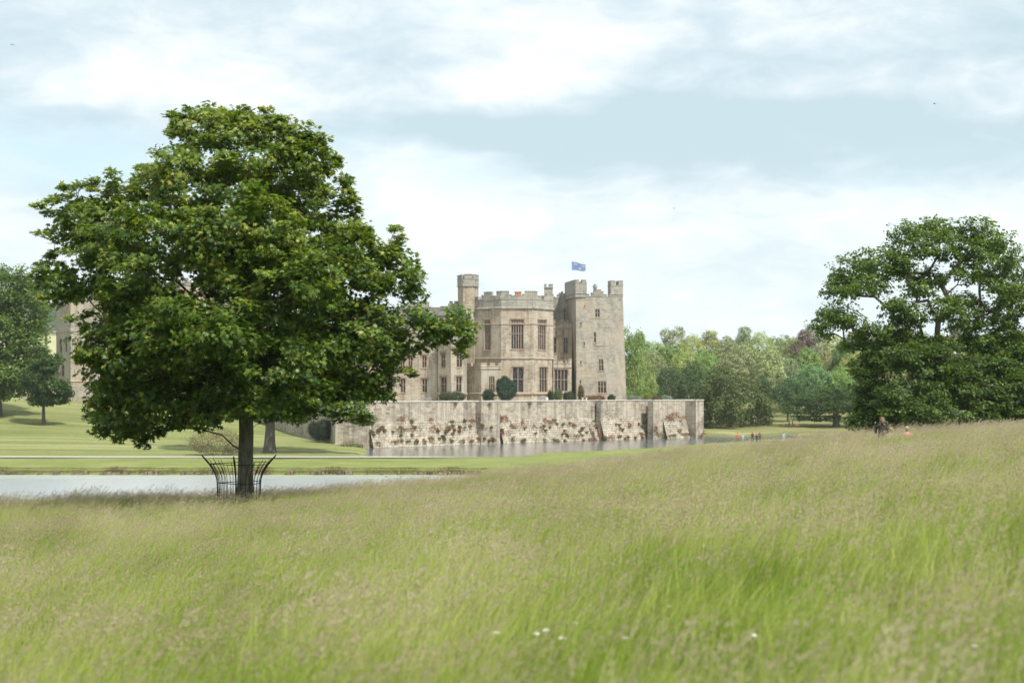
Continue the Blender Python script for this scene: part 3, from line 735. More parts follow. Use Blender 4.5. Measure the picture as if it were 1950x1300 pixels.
P, par, r = skeleton(np.array([(x0, Dc, z0 - .3), (x0, Dc, z0 + 2), (x0 - .3, Dc, z0 + 4), (x0 - .2, Dc, z0 + 6.5)]), cc[rg.choice(len(cc), 60, replace=False)], .2, 1.2, .2, rg, .05, 2.3)
r[:4] = [.8, .7, .55, .4]; r[4:] = np.minimum(r[4:], .3)
local(link('trunk', skel_mesh('cedar_trunk', P, par, r, M['bark'], 7)), cr_)

# distant wooded hill
hx = rng.uniform(-900, -330, 5200); hy = rng.uniform(1250, 2050, 5200); hh = height(hx, hy)
ok = hh > 66; hc = np.stack([hx[ok], hy[ok], hh[ok] + rng.uniform(1, 11, ok.sum())], 1)
dist_m = leaf_mat('far wood leaves', [(0, (.03, .055, .03)), (1, (.06, .09, .045))], .2, .7)
tag(link('distant_wood', crown_mesh('distant_wood', hc, np.tile([0, -.5, .8], (len(hc), 1)), 9, 6.5, 4.5, [dist_m], (LEAF_V, LEAF_F), .8)), 'bluish wood on the distant hill beyond the castle', 'wood', kind='stuff')

# ------------------------------------------------------------------ castle
K = 4.0625; DR = 280.0; OFF = 0.0
def depth_off(o):
    global OFF, DR
    OFF = o; DR = 281.0 + o
def XU(X): return 740 + X / K
def ZY(Y): return CZ - ((480 + Y / K) - HOR) * DR / F
def px_pt(X, d): return (wx(XU(X), d + OFF), d + OFF)
castle = empty('castle', (wx(1000, 285), 285, 7.4), 0, 'sprawling medieval stone castle with battlements, octagonal bay and square towers above the terrace wall', 'castle')
ZB = 6.9      # bottom of every wall, just under the terrace
def cl_(name, mb_or_me, mats=None, parent=None, smooth=False):
    if isinstance(mb_or_me, MB): o = mb_or_me.build(name, mats, None, smooth)
    else: o = link(name, mb_or_me)
    if parent is None: local(o, castle)
    else:
        o.parent = parent
    return o
TOTAL_WINDOWS = []
def wall_block(mb, pts, dback, Yt, holes=None, Ybot=None, top_pts=None, m=0, roof_m=None):
    """pts: list of (X, depth) left to right; front facets with window holes; returns world polyline"""
    zt = ZY(Yt); zb = ZB if Ybot is None else ZY(Ybot)
    fr = [Vector((*px_pt(X, d), 0)) for X, d in pts]
    ft = [Vector((*px_pt(X, d), 0)) for X, d in (top_pts or pts)]
    holes = holes or {}
    for i in range(len(fr) - 1):
        p0, p1, q0, q1 = fr[i], fr[i + 1], ft[i], ft[i + 1]
        Xa, Xb = pts[i][0], pts[i + 1][0]; da, db = pts[i][1], pts[i + 1][1]
        hs = []
        for (X0, Y0, X1, Y1, *opt) in holes.get(i, []):
            def sx(X):
                tu = (XU(X) - CU) / F   # ray x = tu*y
                dx, dy = p1.x - p0.x, p1.y - p0.y
                return (tu * p0.y - p0.x) / (dx - tu * dy)
            hs.append((max(.02, sx(X0)), min(.98, sx(X1)), ZY(Y1), ZY(Y0), opt))
        S = sorted({0, 1, *[h[0] for h in hs], *[h[1] for h in hs]}); Z = sorted({zb, zt, *[h[2] for h in hs], *[h[3] for h in hs]})
        def W(s, z, off=0.0, p0=p0, p1=p1, q0=q0, q1=q1, zb=zb, zt=zt):
            t = (z - zb) / (zt - zb)
            p = (p0.lerp(p1, s)).lerp(q0.lerp(q1, s), t)
            n = Vector((-(p1.y - p0.y), p1.x - p0.x, 0)).normalized()
            return Vector((p.x, p.y, z)) + n * off
        for a in range(len(S) - 1):
            for b in range(len(Z) - 1):
                sm, zm = (S[a] + S[a + 1]) / 2, (Z[b] + Z[b + 1]) / 2
                if any(h[0] < sm < h[1] and h[2] < zm < h[3] for h in hs): continue
                mb.add([W(S[a], Z[b]), W(S[a + 1], Z[b]), W(S[a + 1], Z[b + 1]), W(S[a], Z[b + 1])], [(0, 1, 2, 3)], m)
        for h in hs:
            dp = .45
            for (s0, z0, s1, z1) in ((h[0], h[2], h[1], h[2]), (h[1], h[2], h[1], h[3]), (h[1], h[3], h[0], h[3]), (h[0], h[3], h[0], h[2])):
                mb.add([W(s0, z0), W(s1, z1), W(s1, z1, dp), W(s0, z0, dp)], [(0, 1, 2, 3)], m)
            TOTAL_WINDOWS.append((W, h))
    # back and sides and top
    L_, R_ = fr[0], fr[-1]; Lt, Rt = ft[0], ft[-1]
    bl = Vector((L_.x, dback + OFF, 0)); br = Vector((R_.x, dback + OFF, 0))
    def wallq(a, b, at_, bt_): mb.add([(a.x, a.y, zb), (b.x, b.y, zb), (bt_.x, bt_.y, zt), (at_.x, at_.y, zt)], [(0, 1, 2, 3)], m)
    wallq(R_, br, Rt, br); wallq(br, bl, br, bl); wallq(bl, L_, bl, Lt)
    poly = [(p.x, p.y, zt) for p in ft] + [(br.x, br.y, zt), (bl.x, bl.y, zt)]
    mb.add(poly, [tuple(range(len(poly)))], m if roof_m is None else roof_m)
    return ft
def battlement(mb, pts, Ybase, Yband, merlons, th=.55, proud=.0, m=0, mc=None):
    """solid band from Ybase to Yband and merlons [(X0,X1,Ytop)] on the polyline"""
    P_ = [Vector((*px_pt(X, d), 0)) for X, d in pts]
    def pt(X):
        tu = (XU(X) - CU) / F
        for i in range(len(P_) - 1):
            if X <= pts[i + 1][0] + 1e-6 or i == len(P_) - 2:
                p0, p1 = P_[i], P_[i + 1]; dx, dy = p1.x - p0.x, p1.y - p0.y
                s = (tu * p0.y - p0.x) / (dx - tu * dy); n = Vector((-dy, dx, 0)).normalized()
                return Vector((p0.x + dx * s, p0.y + dy * s, 0)), n
    def piece(X0, X1, Ya, Yb):
        br_ = [X0] + [x for x, _ in pts if X0 + 2 < x < X1 - 2] + [X1]
        for a, b in zip(br_[:-1], br_[1:]):
            pa, _n = pt(a + .01); pb, n = pt(b - .01)
            za, zb_ = ZY(Ya), ZY(Yb)
            f0, f1 = pa - n * proud, pb - n * proud; g0, g1 = pa + n * th, pb + n * th
            mb.hexa([(f0.x, f0.y, za), (f1.x, f1.y, za), (g1.x, g1.y, za), (g0.x, g0.y, za), (f0.x, f0.y, zb_), (f1.x, f1.y, zb_), (g1.x, g1.y, zb_), (g0.x, g0.y, zb_)], m)
            if Yb < Ya - 25 or True:
                # coping slab
                f0, f1 = pa - n * (proud + .07), pb - n * (proud + .07); g0, g1 = pa + n * (th + .07), pb + n * (th + .07)
                mb.hexa([(f0.x, f0.y, zb_ + .003), (f1.x, f1.y, zb_ + .003), (g1.x, g1.y, zb_ + .003), (g0.x, g0.y, zb_ + .003), (f0.x, f0.y, zb_ + .14), (f1.x, f1.y, zb_ + .14), (g1.x, g1.y, zb_ + .14), (g0.x, g0.y, zb_ + .14)], mc if mc is not None else m)
    if Yband < Ybase: piece(pts[0][0], pts[-1][0], Ybase, Yband)
    for (X0, X1, Yt) in merlons: piece(X0, X1, Yband - .2, Yt)
def string_course(mb, pts, Y, h=.22, out=.16, m=0):
    P_ = [Vector((*px_pt(X, d), 0)) for X, d in pts]; z = ZY(Y)
    for p0, p1 in zip(P_[:-1], P_[1:]):
        n = Vector((p1.y - p0.y, -(p1.x - p0.x), 0)).normalized()
        a, b = p0 + n * out, p1 + n * out; c, d = p1 - n * .05, p0 - n * .05
        mb.hexa([(a.x, a.y, z), (b.x, b.y, z), (c.x, c.y, z), (d.x, d.y, z), (a.x, a.y, z + h * .6), (b.x, b.y, z + h * .6), (c.x, c.y, z + h), (d.x, d.y, z + h)], m)
def window(W, h, parent=None, label=None):
    """a glass pane set back in its opening, with stone mullions, tracery and hood mould as its frame"""
    s0, s1, z0, z1, opt = h
    lights, trac, hood = (list(opt) + [2, 1, 0])[:3] if opt else (2, 1, 0)
    g = MB(); g.add([W(s0, z0, .38), W(s1, z0, .38), W(s1, z1, .38), W(s0, z1, .38)], [(0, 1, 2, 3)])
    pane = cl_('window', g, M['glass'], parent)
    f = MB(); wd = (W(s1, z0) - W(s0, z0)).length; ht = z1 - z0
    def bar(sa, sb, za, zb_, o0=.12, o1=.36):
        f.hexa([W(sa, za, o0), W(sb, za, o0), W(sb, za, o1), W(sa, za, o1), W(sa, zb_, o0), W(sb, zb_, o0), W(sb, zb_, o1), W(sa, zb_, o1)])
    t = .16 / wd * (s1 - s0)     # bar thickness in s
    ds = (s1 - s0) / lights
    for i in range(lights + 1):
        c = s0 + ds * i; bar(c - t / 2 if i else c, c + t / 2 if i < lights else c, z0, z1)
    bar(s0, s1, z0, z0 + .12, .10); bar(s0, s1, z1 - .14, z1, .11)
    if ht > 1.6 and trac: bar(s0, s1, z0 + ht * (.52 if trac < 3 else .40), z0 + ht * (.52 if trac < 3 else .40) + .13, .13)
    # pointed heads: stepped spandrels in each light
    if trac:
        hh_ = min(.55, wd / lights * .8)
        zt = z1 - .14
        zs = [zt] if trac < 2 else [zt, zt - ht * .17]
        for zz in zs:
            if zz != zt: bar(s0, s1, zz, zz + .1, .13)
            for i in range(lights):
                a = s0 + ds * i + t / 2; b = s0 + ds * (i + 1) - t / 2; mid = (a + b) / 2
                for (e0, e1) in ((a, mid), (b, mid)):
                    for fr_ in (.34, .67, 1):
                        e = e0 + (e1 - e0) * .42 * fr_
                        lo, hi_ = (min(e0, e), max(e0, e))
                        bar(lo, hi_, zz - hh_ * (1.12 - fr_), zz, .14)
        if trac >= 2:   # extra small bars in the tracery zone
            for i in range(lights):
                c = s0 + ds * (i + .5); bar(c - t / 4, c + t / 4, zt - ht * .17, zt, .15)
    if hood:
        f.hexa([W(s0 - t, z1 + .12, -.14), W(s1 + t, z1 + .12, -.14), W(s1 + t, z1 + .12, .04), W(s0 - t, z1 + .12, .04), W(s0 - t, z1 + .3, -.10), W(s1 + t, z1 + .3, -.10), W(s1 + t, z1 + .3, .04), W(s0 - t, z1 + .3, .04)])
        for (a, b) in ((s0 - t * 1.6, s0 - t * .6), (s1 + t * .6, s1 + t * 1.6)):
            f.hexa([W(a, z1 - ht * .22, -.13), W(b, z1 - ht * .22, -.13), W(b, z1 - ht * .22, .04), W(a, z1 - ht * .22, .04), W(a, z1 + .29, -.13), W(b, z1 + .29, -.13), W(b, z1 + .29, .04), W(a, z1 + .29, .04)])
    # projecting sill
    f.hexa([W(s0 - t, z0 - .14, -.12), W(s1 + t, z0 - .14, -.12), W(s1 + t, z0 - .14, .05), W(s0 - t, z0 - .14, .05), W(s0 - t, z0 - .01, -.08), W(s1 + t, z0 - .01, -.08), W(s1 + t, z0 - .01, .05), W(s0 - t, z0 - .01, .05)])
    cl_('window_frame', f, M['window_stone'], pane)
    return pane
def finish_windows():
    for W, h in TOTAL_WINDOWS: window(W, h)
    TOTAL_WINDOWS.clear()

# octagonal bay
depth_off(14)
bay_pts = [(655, 281), (872, 276), (1115, 276), (1275, 281.5)]
mb = MB()
wall_block(mb, bay_pts, 294, 440, {0: [(742, 528, 788, 760, 3, 2, 1)], 1: [(948, 532, 1043, 756, 5, 2, 1), (958, 893, 1043, 1087, 2, 1, 1)], 2: [(1158, 532, 1218, 760, 4, 2, 1), (1168, 893, 1228, 1085, 3, 1, 1)]}, m=0, roof_m=1)
bay = cl_('octagonal_bay', mb, [M['bay_stone'], M['lead']])
mb = MB()
battlement(mb, bay_pts, 440, 378, [(655, 668, 330), (668, 694, 352), (718, 738, 342), (738, 797, 318), (797, 812, 350), (812, 835, 352), (835, 932, 318), (932, 952, 345), (952, 1030, 352), (1030, 1052, 342), (1052, 1150, 318), (1150, 1178, 350), (1200, 1228, 346), (1228, 1275, 330)], proud=.06)
mbk = MB(); back_pts = [(690, 290), (1270, 290)]
battlement(mbk, back_pts, 440, 378, [(700, 745, 330), (765, 800, 318), (808, 828, 318), (880, 960, 322), (1010, 1090, 322), (1130, 1190, 322)])
for X in (715, 872, 1110): 
    x, y = px_pt(X, 276.4 if X > 800 else 279.6); mb.box(x - .22, x + .22, y - .5, y + .2, ZY(372), ZY(350))
string_course(mb, bay_pts, 447, .42, .28)
cl_('bay_battlement', mb, M['grey_stone'], bay); cl_('rear_battlement', mbk, M['grey_stone'], bay)
for (Y_, h_, o_) in ((566, .2, .12), (828, .26, .18), (1098, .4, .3)):
    mb = MB(); string_course(mb, bay_pts, Y_, h_, o_); cl_('string_course', mb, M['trim'], bay)
mb = MB()
for X in (985, 1002, 1019):
    x, y = px_pt(X, 285); mb.prism([(x + .22 * math.cos(a), y + .22 * math.sin(a)) for a in np.linspace(0, 2 * math.pi, 9)[:-1]], ZY(352), ZY(300)); mb.prism([(x + .3 * math.cos(a), y + .3 * math.sin(a)) for a in np.linspace(0, 2 * math.pi, 9)[:-1]], ZY(304), ZY(294))
pots = cl_('chimney_pots', mb, M['pot'], bay)
mb = MB(); x, y = px_pt(1002, 285); mb.box(x - 1.1, x + 1.1, y - .5, y + .5, ZY(440), ZY(338)); cl_('chimney', mb, M['grey_stone'], bay)

# low annex in front of the bay
an_pts = [(600, 277.5), (715, 273.5), (872, 273.5)]
mb = MB(); wall_block(mb, an_pts, 280.5, 905, {1: [(776, 962, 820, 1082, 3, 1, 0)]}); annex = cl_('low_annex', mb, M['stone'])
mb = MB(); battlement(mb, an_pts, 906, 890, [(600, 640, 866), (660, 715, 866), (715, 760, 866), (782, 824, 866), (846, 872, 866)], th=.4, proud=.04)
string_course(mb, an_pts, 908, .2, .15); cl_('annex_battlement', mb, M['stone'], annex)
mb = MB(); string_course(mb, an_pts, 1098, .35, .25); cl_('plinth', mb, M['trim'], annex)

# stair turret
depth_off(11)
tu_pts = [(536, 285.5), (577, 282.5), (650, 282.5), (692, 285.5)]
mb = MB(); wall_block(mb, tu_pts, 289.5, 255, {1: [(572, 296, 579, 378, 1, 0, 0)]}); turret = cl_('stair_turret', mb, M['stone'])
mb = MB(); battlement(mb, tu_pts, 255, 205, [(536, 572, 173), (586, 645, 170), (658, 692, 170)], th=.4, proud=.14)
string_course(mb, tu_pts, 258, .25, .25); cl_('turret_battlement', mb, M['grey_stone'], turret)
mb = MB(); battlement(mb, [(540, 289), (688, 289)], 255, 205, [(540, 560, 173), (590, 640, 173), (665, 688, 173)], th=.4, proud=.0); cl_('rear_battlement', mb, M['grey_stone'], turret)

# wing to the left with its own bay
depth_off(7)
mb = MB(); wall_block(mb, [(585, 284.5), (660, 283.4)], 290, 690); cl_('link_wall', mb, M['stone'])
wb_pts = [(380, 283), (482, 278.6), (592, 278.6), (604, 281)]
mb = MB(); wall_block(mb, wb_pts, 288, 700, {0: [(405, 772, 440, 892, 2, 1, 1), (402, 962, 448, 1085, 2, 1, 1)], 1: [(525, 772, 568, 892, 2, 1, 1), (522, 962, 564, 1082, 2, 1, 1)]}, roof_m=1)
wingbay = cl_('canted_bay', mb, [M['stone'], M['lead']])
mb = MB(); battlement(mb, wb_pts, 700, 680, [(384, 420, 655), (445, 480, 655), (500, 535, 655), (555, 590, 655)], th=.4, proud=.05); string_course(mb, wb_pts, 704, .25, .2); cl_('canted_bay_battlement', mb, M['grey_stone'], wingbay)
mb = MB(); string_course(mb, wb_pts, 1098, .35, .25); cl_('plinth', mb, M['trim'], wingbay)
lw_pts = [(-2190, 300), (-700, 294), (-160, 289), (382, 284.5)]
wh = {2: [(x, 792, x + 34, 892, 2, 1, 1) for x in (-120, -10, 90, 150, 258)] + [(x, 975, x + 40, 1086, 2, 1, 1) for x in (-120, -10, 90, 258)],
      1: [(x, y, x + 45, y + 120, 2, 1, 0) for x in (-640, -500, -360, -230) for y in (640, 800, 960)],
      0: [(x, y, x + 45, y + 120, 2, 1, 0) for x in (-2000, -1750, -1500, -1250, -1000) for y in (660, 940)]}
mb = MB(); wall_block(mb, lw_pts, 304, 600, wh, roof_m=1); wing = cl_('long_wing', mb, [M['stone'], M['lead']])
mb = MB(); battlement(mb, lw_pts, 600, 575, [(x, x + 60, 545) for x in range(-2180, 340, 105)], th=.5, proud=.05); cl_('wing_battlement', mb, M['grey_stone'], wing)
up_pts = [(-420, 293), (100, 291), (534, 289)]
mb = MB(); wall_block(mb, up_pts, 303, 470, {1: [(200, 560, 232, 640, 2, 1, 0), (330, 560, 362, 640, 2, 1, 0)]}, roof_m=1); upper = cl_('upper_range', mb, [M['grey_stone'], M['lead']])
mb = MB(); battlement(mb, up_pts, 470, 428, [(-400, -340, 385), (-300, -230, 385), (-190, -130, 385), (-90, -30, 385), (105, 150, 425), (310, 400, 412), (400, 460, 403), (460, 534, 382)], th=.5, proud=.08)
battlement(mb, [(50, 296), (320, 296)], 470, 395, [(62, 78, 365), (90, 104, 352), (118, 148, 362), (160, 205, 352), (215, 245, 352), (255, 312, 354)], th=1.5)
battlement(mb, [(462, 292), (535, 292)], 430, 385, [(470, 495, 357), (508, 535, 357)], th=.8)
string_course(mb, up_pts, 474, .3, .2); cl_('upper_battlement', mb, M['grey_stone'], upper)

# recessed ranges between bay and tower
depth_off(22)
mb = MB(); wall_block(mb, [(1200, 291), (1380, 291)], 299, 335, {0: [(1354, 412, 1371, 500, 1, 1, 0)]}); rng_b = cl_('gabled_range', mb, M['grey_stone'])
mb = MB(); battlement(mb, [(1200, 291), (1380, 291)], 335, 332, [(1275, 1290, 325), (1300, 1316, 308), (1316, 1334, 294), (1334, 1350, 283), (1350, 1366, 298)], th=.6); cl_('stepped_gable', mb, M['grey_stone'], rng_b)
mb = MB(); wall_block(mb, [(1206, 288.5), (1270, 288.5)], 291, 262); battlement(mb, [(1204, 288.4), (1272, 288.4)], 262, 254, [(1204, 1222, 231), (1238, 1272, 231)], th=1.6, proud=.05); cl_('small_turret', mb, M['grey_stone'], rng_b)
mb = MB(); wall_block(mb, [(1270, 287), (1420, 287)], 292, 540, {0: [(1275, 648, 1300, 776, 1, 1, 0), (1353, 648, 1386, 776, 2, 1, 0)]}); rec = cl_('recessed_range', mb, M['bay_stone'])
mb = MB(); battlement(mb, [(1270, 287), (1400, 287)], 541, 535, [(1272, 1300, 518), (1318, 1360, 518), (1378, 1400, 518)], th=.4, proud=.05); cl_('recessed_battlement', mb, M['grey_stone'], rec)
mb = MB(); string_course(mb, [(1270, 287), (1415, 287)], 580, .2, .12); cl_('string_course', mb, M['trim'], rec)
depth_off(15)
mb = MB(); wall_block(mb, [(1274, 280), (1416, 280)], 294.5, 888, {0: [(1282, 908, 1384, 1076, 4, 1, 1)]}); porch = cl_('porch', mb, M['stone'])
mb = MB(); battlement(mb, [(1274, 280), (1416, 280)], 889, 862, [(1274, 1296, 832), (1310, 1350, 842), (1364, 1382, 842), (1392, 1416, 830)], th=.4, proud=.06); string_course(mb, [(1274, 280), (1416, 280)], 892, .25, .18); cl_('porch_battlement', mb, M['stone'], porch)
mb = MB(); string_course(mb, [(1274, 280), (1416, 280)], 1092, .3, .2); cl_('plinth', mb, M['trim'], porch)

# corner tower
depth_off(22)
tw = [(1412, 291.5), (1454, 282), (1842, 284.6)]; twt = [(1372, 291.5), (1449, 282.4), (1811, 285)]
mb = MB(); wall_block(mb, tw, 295, 345, {1: [(1612, 434, 1649, 500, 2, 1, 0), (1597, 615, 1616, 698, 1, 1, 0), (1633, 825, 1670, 918, 2, 1, 0), (1622, 995, 1688, 1090, 3, 1, 0), (1520, 408, 1532, 424, 1, 0, 0), (1487, 542, 1498, 566, 1, 0, 0), (1513, 692, 1525, 722, 1, 0, 0), (1485, 838, 1496, 866, 1, 0, 0), (1480, 990, 1492, 1018, 1, 0, 0)]}, top_pts=twt, roof_m=1)
tower = cl_('corner_tower', mb, [M['tower_stone'], M['lead']])
mb = MB()
battlement(mb, twt, 345, 338, [(1527, 1552, 322), (1570, 1590, 312), (1588, 1606, 298), (1604, 1646, 286), (1644, 1662, 300), (1662, 1690, 322), (1706, 1720, 322)], th=.6)
cl_('stepped_parapet', mb, M['grey_stone'], tower); mb = MB()
battlement(mb, [(1364, 291), (1446, 282.1), (1528, 282.8)], 345, 238, [(1364, 1392, 214), (1392, 1446, 214), (1446, 1472, 214), (1496, 1528, 214)], th=.7, proud=.04)
battlement(mb, [(1400, 288.5), (1528, 287.5)], 345, 238, [(1400, 1430, 214), (1470, 1528, 214)], th=.6)
string_course(mb, [(1364, 291), (1446, 282.1), (1528, 282.8)], 318, .22, .14); cl_('corner_battlement', mb, M['grey_stone'], tower); mb = MB()
battlement(mb, [(1718, 284.6), (1813, 285.2)], 345, 250, [(1718, 1754, 214), (1780, 1813, 214)], th=2.2, proud=.06)
string_course(mb, [(1718, 284.6), (1813, 285.2)], 318, .22, .18)
cl_('corner_battlement', mb, M['grey_stone'], tower)
mb = MB(); x, y = px_pt(1597, 286); mb.prism([(x + .36 * math.cos(a), y + .36 * math.sin(a)) for a in np.linspace(0, 2 * math.pi, 9)[:-1]], ZY(310), ZY(250)); mb.prism([(x + .5 * math.cos(a), y + .5 * math.sin(a)) for a in np.linspace(0, 2 * math.pi, 9)[:-1]], ZY(262), ZY(248)); mb.prism([(x + .3 * math.cos(a), y + .3 * math.sin(a)) for a in np.linspace(0, 2 * math.pi, 9)[:-1]], ZY(248), ZY(234)); cl_('chimney', mb, M['grey_stone'], tower)
mb = MB(); string_course(mb, [(1545, 283.0), (1812, 285)], 514, .16, .1); cl_('string_course', mb, M['trim'], tower)
mb = MB(); string_course(mb, [(1600, 283.2), (1818, 284.9)], 722, .16, .1); cl_('string_course', mb, M['trim'], tower)

# far left tower and the tower behind the sycamore
depth_off(7)
ft = [(-2571, 296), (-2460, 287), (-2150, 291)]
mb = MB(); wall_block(mb, ft, 302, 360, {0: [(-2545, 655, -2528, 770, 1, 1, 0), (-2500, 640, -2486, 760, 1, 1, 0), (-2530, 860, -2510, 960, 1, 1, 0)], 1: [(-2330, 640, -2300, 740, 2, 1, 0)]}, roof_m=1); lt = cl_('old_tower', mb, [M['tower_stone'], M['lead']])
mb = MB(); battlement(mb, ft, 360, 290, [(-2571, -2535, 255), (-2510, -2460, 255), (-2460, -2430, 255), (-2390, -2330, 255), (-2290, -2230, 255), (-2190, -2150, 255)], th=.6, proud=.05); cl_('old_tower_battlement', mb, M['grey_stone'], lt)
for Y_ in (600, 1000):
    mb = MB(); string_course(mb, ft, Y_, .25, .15); cl_('string_course', mb, M['trim'], lt)
ct = [(-1700, 293), (-1620, 289), (-1240, 289.5)]
mb = MB(); wall_block(mb, ct, 299, 240, {1: [(-1500, 420, -1470, 520, 2, 1, 0), (-1400, 640, -1370, 740, 2, 1, 0)]}, roof_m=1); mt = cl_('inner_tower', mb, [M['stone'], M['lead']])
mb = MB(); battlement(mb, ct, 240, 215, [(x, x + 50, 180) for x in range(-1690, -1260, 90)], th=.6, proud=.05); cl_('inner_tower_battlement', mb, M['grey_stone'], mt)
finish_windows()
# downpipes and lantern
depth_off(14)
mb = MB(); x, y = px_pt(654, 280.4); mb.tube([(x, y - .2, ZY(888)), (x, y - .2, ZY(500))], .1, 7); mb.box(x - .28, x + .28, y - .45, y + .1, ZY(500), ZY(462)); cl_('downpipe', mb, M['pipe'])
depth_off(7)
mb = MB(); x, y = px_pt(377, 284); mb.tube([(x, y - .25, 7), (x, y - .25, ZY(720))], .1, 7); cl_('downpipe', mb, M['pipe'])
depth_off(12)
mb = MB(); x, y = px_pt(598, 277); mb.tube([(x, y - .3, 7), (x, y - .3, ZY(950))], .09, 7); mb.box(x - .22, x + .22, y - .5, y - .1, ZY(952), ZY(925)); mb.prism([(x - .3, y - .55), (x + .3, y - .55), (x + .3, y - .05), (x - .3, y - .05)], ZY(925), ZY(912), 0, True, [(x - .05, y - .33), (x + .05, y - .33), (x + .05, y - .27), (x - .05, y - .27)]); cl_('wall_lantern', mb, M['pipe'])

# flag on its pole
depth_off(22)
fx, fy = px_pt(1415, 285.5); fz0 = ZY(330)
flag = empty('flagpole', (fx, fy, fz0), 0, 'slim flagpole with a blue flag bearing yellow shapes above the corner tower', 'flag')
mb = MB(); mb.tube([(0, 0, 0), (0, 0, ZY(42) - fz0)], [.07, .035], 8); mb.ball((0, 0, ZY(42) - fz0 + .05), .09); mb.build('pole', simple_mat('white pole', (.75, .75, .75)), flag)
def flag_pt(a, b, off=0):   # a along 0..1, b down 0..1
    L = 3.05; Hh = 1.85
    x = L * a; z = ZY(58) - fz0 - Hh * b * (1 - .18 * a) - .62 * a * (1 - .1 * b) + .08 * math.sin(a * 7)
    y = .22 * math.sin(a * 8 + b) * a ** .5 - off
    return (x, y, z)
def flag_patch(a0, a1, b0, b1, na, nb, off, name, mat, mask=None):
    vs = [flag_pt(a0 + (a1 - a0) * i / na, b0 + (b1 - b0) * j / nb, off) for i in range(na + 1) for j in range(nb + 1)]
    fs = [(i * (nb + 1) + j, (i + 1) * (nb + 1) + j, (i + 1) * (nb + 1) + j + 1, i * (nb + 1) + j + 1) for i in range(na) for j in range(nb) if mask is None or mask(i / (na - 1), j / (nb - 1))]
    me = bpy.data.meshes.new(name); me.from_pydata(vs, [], fs); me.materials.append(mat)
    o = link(name, me, flag); s_ = o.modifiers.new('s', 'SOLIDIFY'); s_.thickness = .012; return o
fm = simple_mat('blue flag cloth', (.15, .24, .47), .8, .1); ym = simple_mat('yellow emblem', (.72, .47, .10), .8, .1)
cloth = flag_patch(0, 1, 0, 1, 24, 12, 0, 'cloth', fm)
for (a, b) in ((.30, .26), (.84, .30), (.60, .72)):
    e = flag_patch(a - .10, a + .10, b - .15, b + .15, 8, 8, .02, 'emblem', ym, lambda i, j: (i - .5) ** 2 + (j - .5) ** 2 * (1.2 if j < .5 else 2.2) < .26 and not (abs(i - .5) < .1 and j > .8)); e.parent = cloth

# ------------------------------------------------------------------ terrace and its retaining wall
ZT = 7.9
def wall_t(u, p):    # distance along the wall for photo column u with projection p
    tu = (u - CU) / F; base = A_W + W_NOR * p
    return (tu * base.y - base.x) / (W_DIR.x - tu * W_DIR.y)
twall = empty('terrace_wall', (A_W.x, A_W.y, 0), 0, 'long pale stone retaining wall with buttresses and battered foot rising out of the moat', 'wall')
def tw_link(mb, name, mats, smooth=False):
    o = mb.build(name, mats, None, smooth); return local(o, twall)
secs = [(700, 916, 0), (1130, 1130, 0)]
segs = [  # u0, u1, projection, batter
 (703, 908, 0.0, True), (950, 1132, 0.0, True), (1143, 1229, 1.6, True), (1262, 1306, 3.6, True)]
def wp(t, p, z): q = A_W + W_DIR * t + W_NOR * p; return (q.x, q.y, z)
mb = MB()
def strip(t0, t1, p, batter=True, zb=-.6):
    n = max(2, int((t1 - t0) / .45)); ts = np.linspace(t0, t1, n + 1)
    zz = [ZT, 4.6]
    for a, b in zip(ts[:-1], ts[1:]):
        mb.add([wp(a, p, 4.4), wp(b, p, 4.4), wp(b, p, ZT), wp(a, p, ZT)], [(0, 1, 2, 3)], 0)
def batter_face(t0, t1, p, z1=4.4, z0=-.6, out=1.5):
    b_ = MB(); nt_ = max(3, int((t1 - t0) / .35)); nz_ = 14
    vs = []
    for i in range(nt_ + 1):
        for j in range(nz_ + 1):
            t = t0 + (t1 - t0) * i / nt_; f = j / nz_; z = z0 + (z1 - z0) * f
            edge = (0 < i < nt_) and (0 < j < nz_)
            o_ = out * (1 - f) ** 1.15 + (mnoise.noise(Vector((t * 1.7, z * 1.9, p))) * .16 + mnoise.noise(Vector((t * .5, z * .6, 3 + p))) * .22 if edge else 0)
            if j == nz_: o_ = .02
            vs.append(wp(t, p + o_, z))
    fs = [(i * (nz_ + 1) + j, (i + 1) * (nz_ + 1) + j, (i + 1) * (nz_ + 1) + j + 1, i * (nz_ + 1) + j + 1) for i in range(nt_) for j in range(nz_)]
    b_.add(vs, fs, 0); return b_
def solid(t0, t1, p0, p1, z0, z1, m=0, b=None):
    (b or mb).hexa([wp(t0, p1, z0), wp(t1, p1, z0), wp(t1, p0, z0), wp(t0, p0, z0), wp(t0, p1, z1), wp(t1, p1, z1), wp(t1, p0, z1), wp(t0, p0, z1)], m)
T = wall_t
# body: solid slabs behind each face
for (u0, u1, p) in [(700, 916, 0), (916, 1144, 0), (1144, 1244, 1.6), (1244, 1340, 3.6)]:
    solid(T(u0, p), T(u1, p), p - 1.2, p, -1, ZT)
solid(T(1340, 6.4) - 1.2, T(1340, 6.4), -8, 3.7, -1, ZT)
tw_link(mb, 'wall_face', M['wall_stone'])
btr = [(916, 952, 1.5, -.2), (1244, 1262, 5.0, 3.5), (1325, 1340, 6.4, 3.5)]
for (u0, u1, p, pb) in btr:
    b_ = MB(); t0, t1 = T(u0, p), T(u1, p); solid(t0, t1, pb, p, -1, ZT + .012, 0, b_); solid(t0 - .06, t1 + .06, pb, p + .07, -1, .55, 0, b_); tw_link(b_, 'buttress', M['wall_stone'])
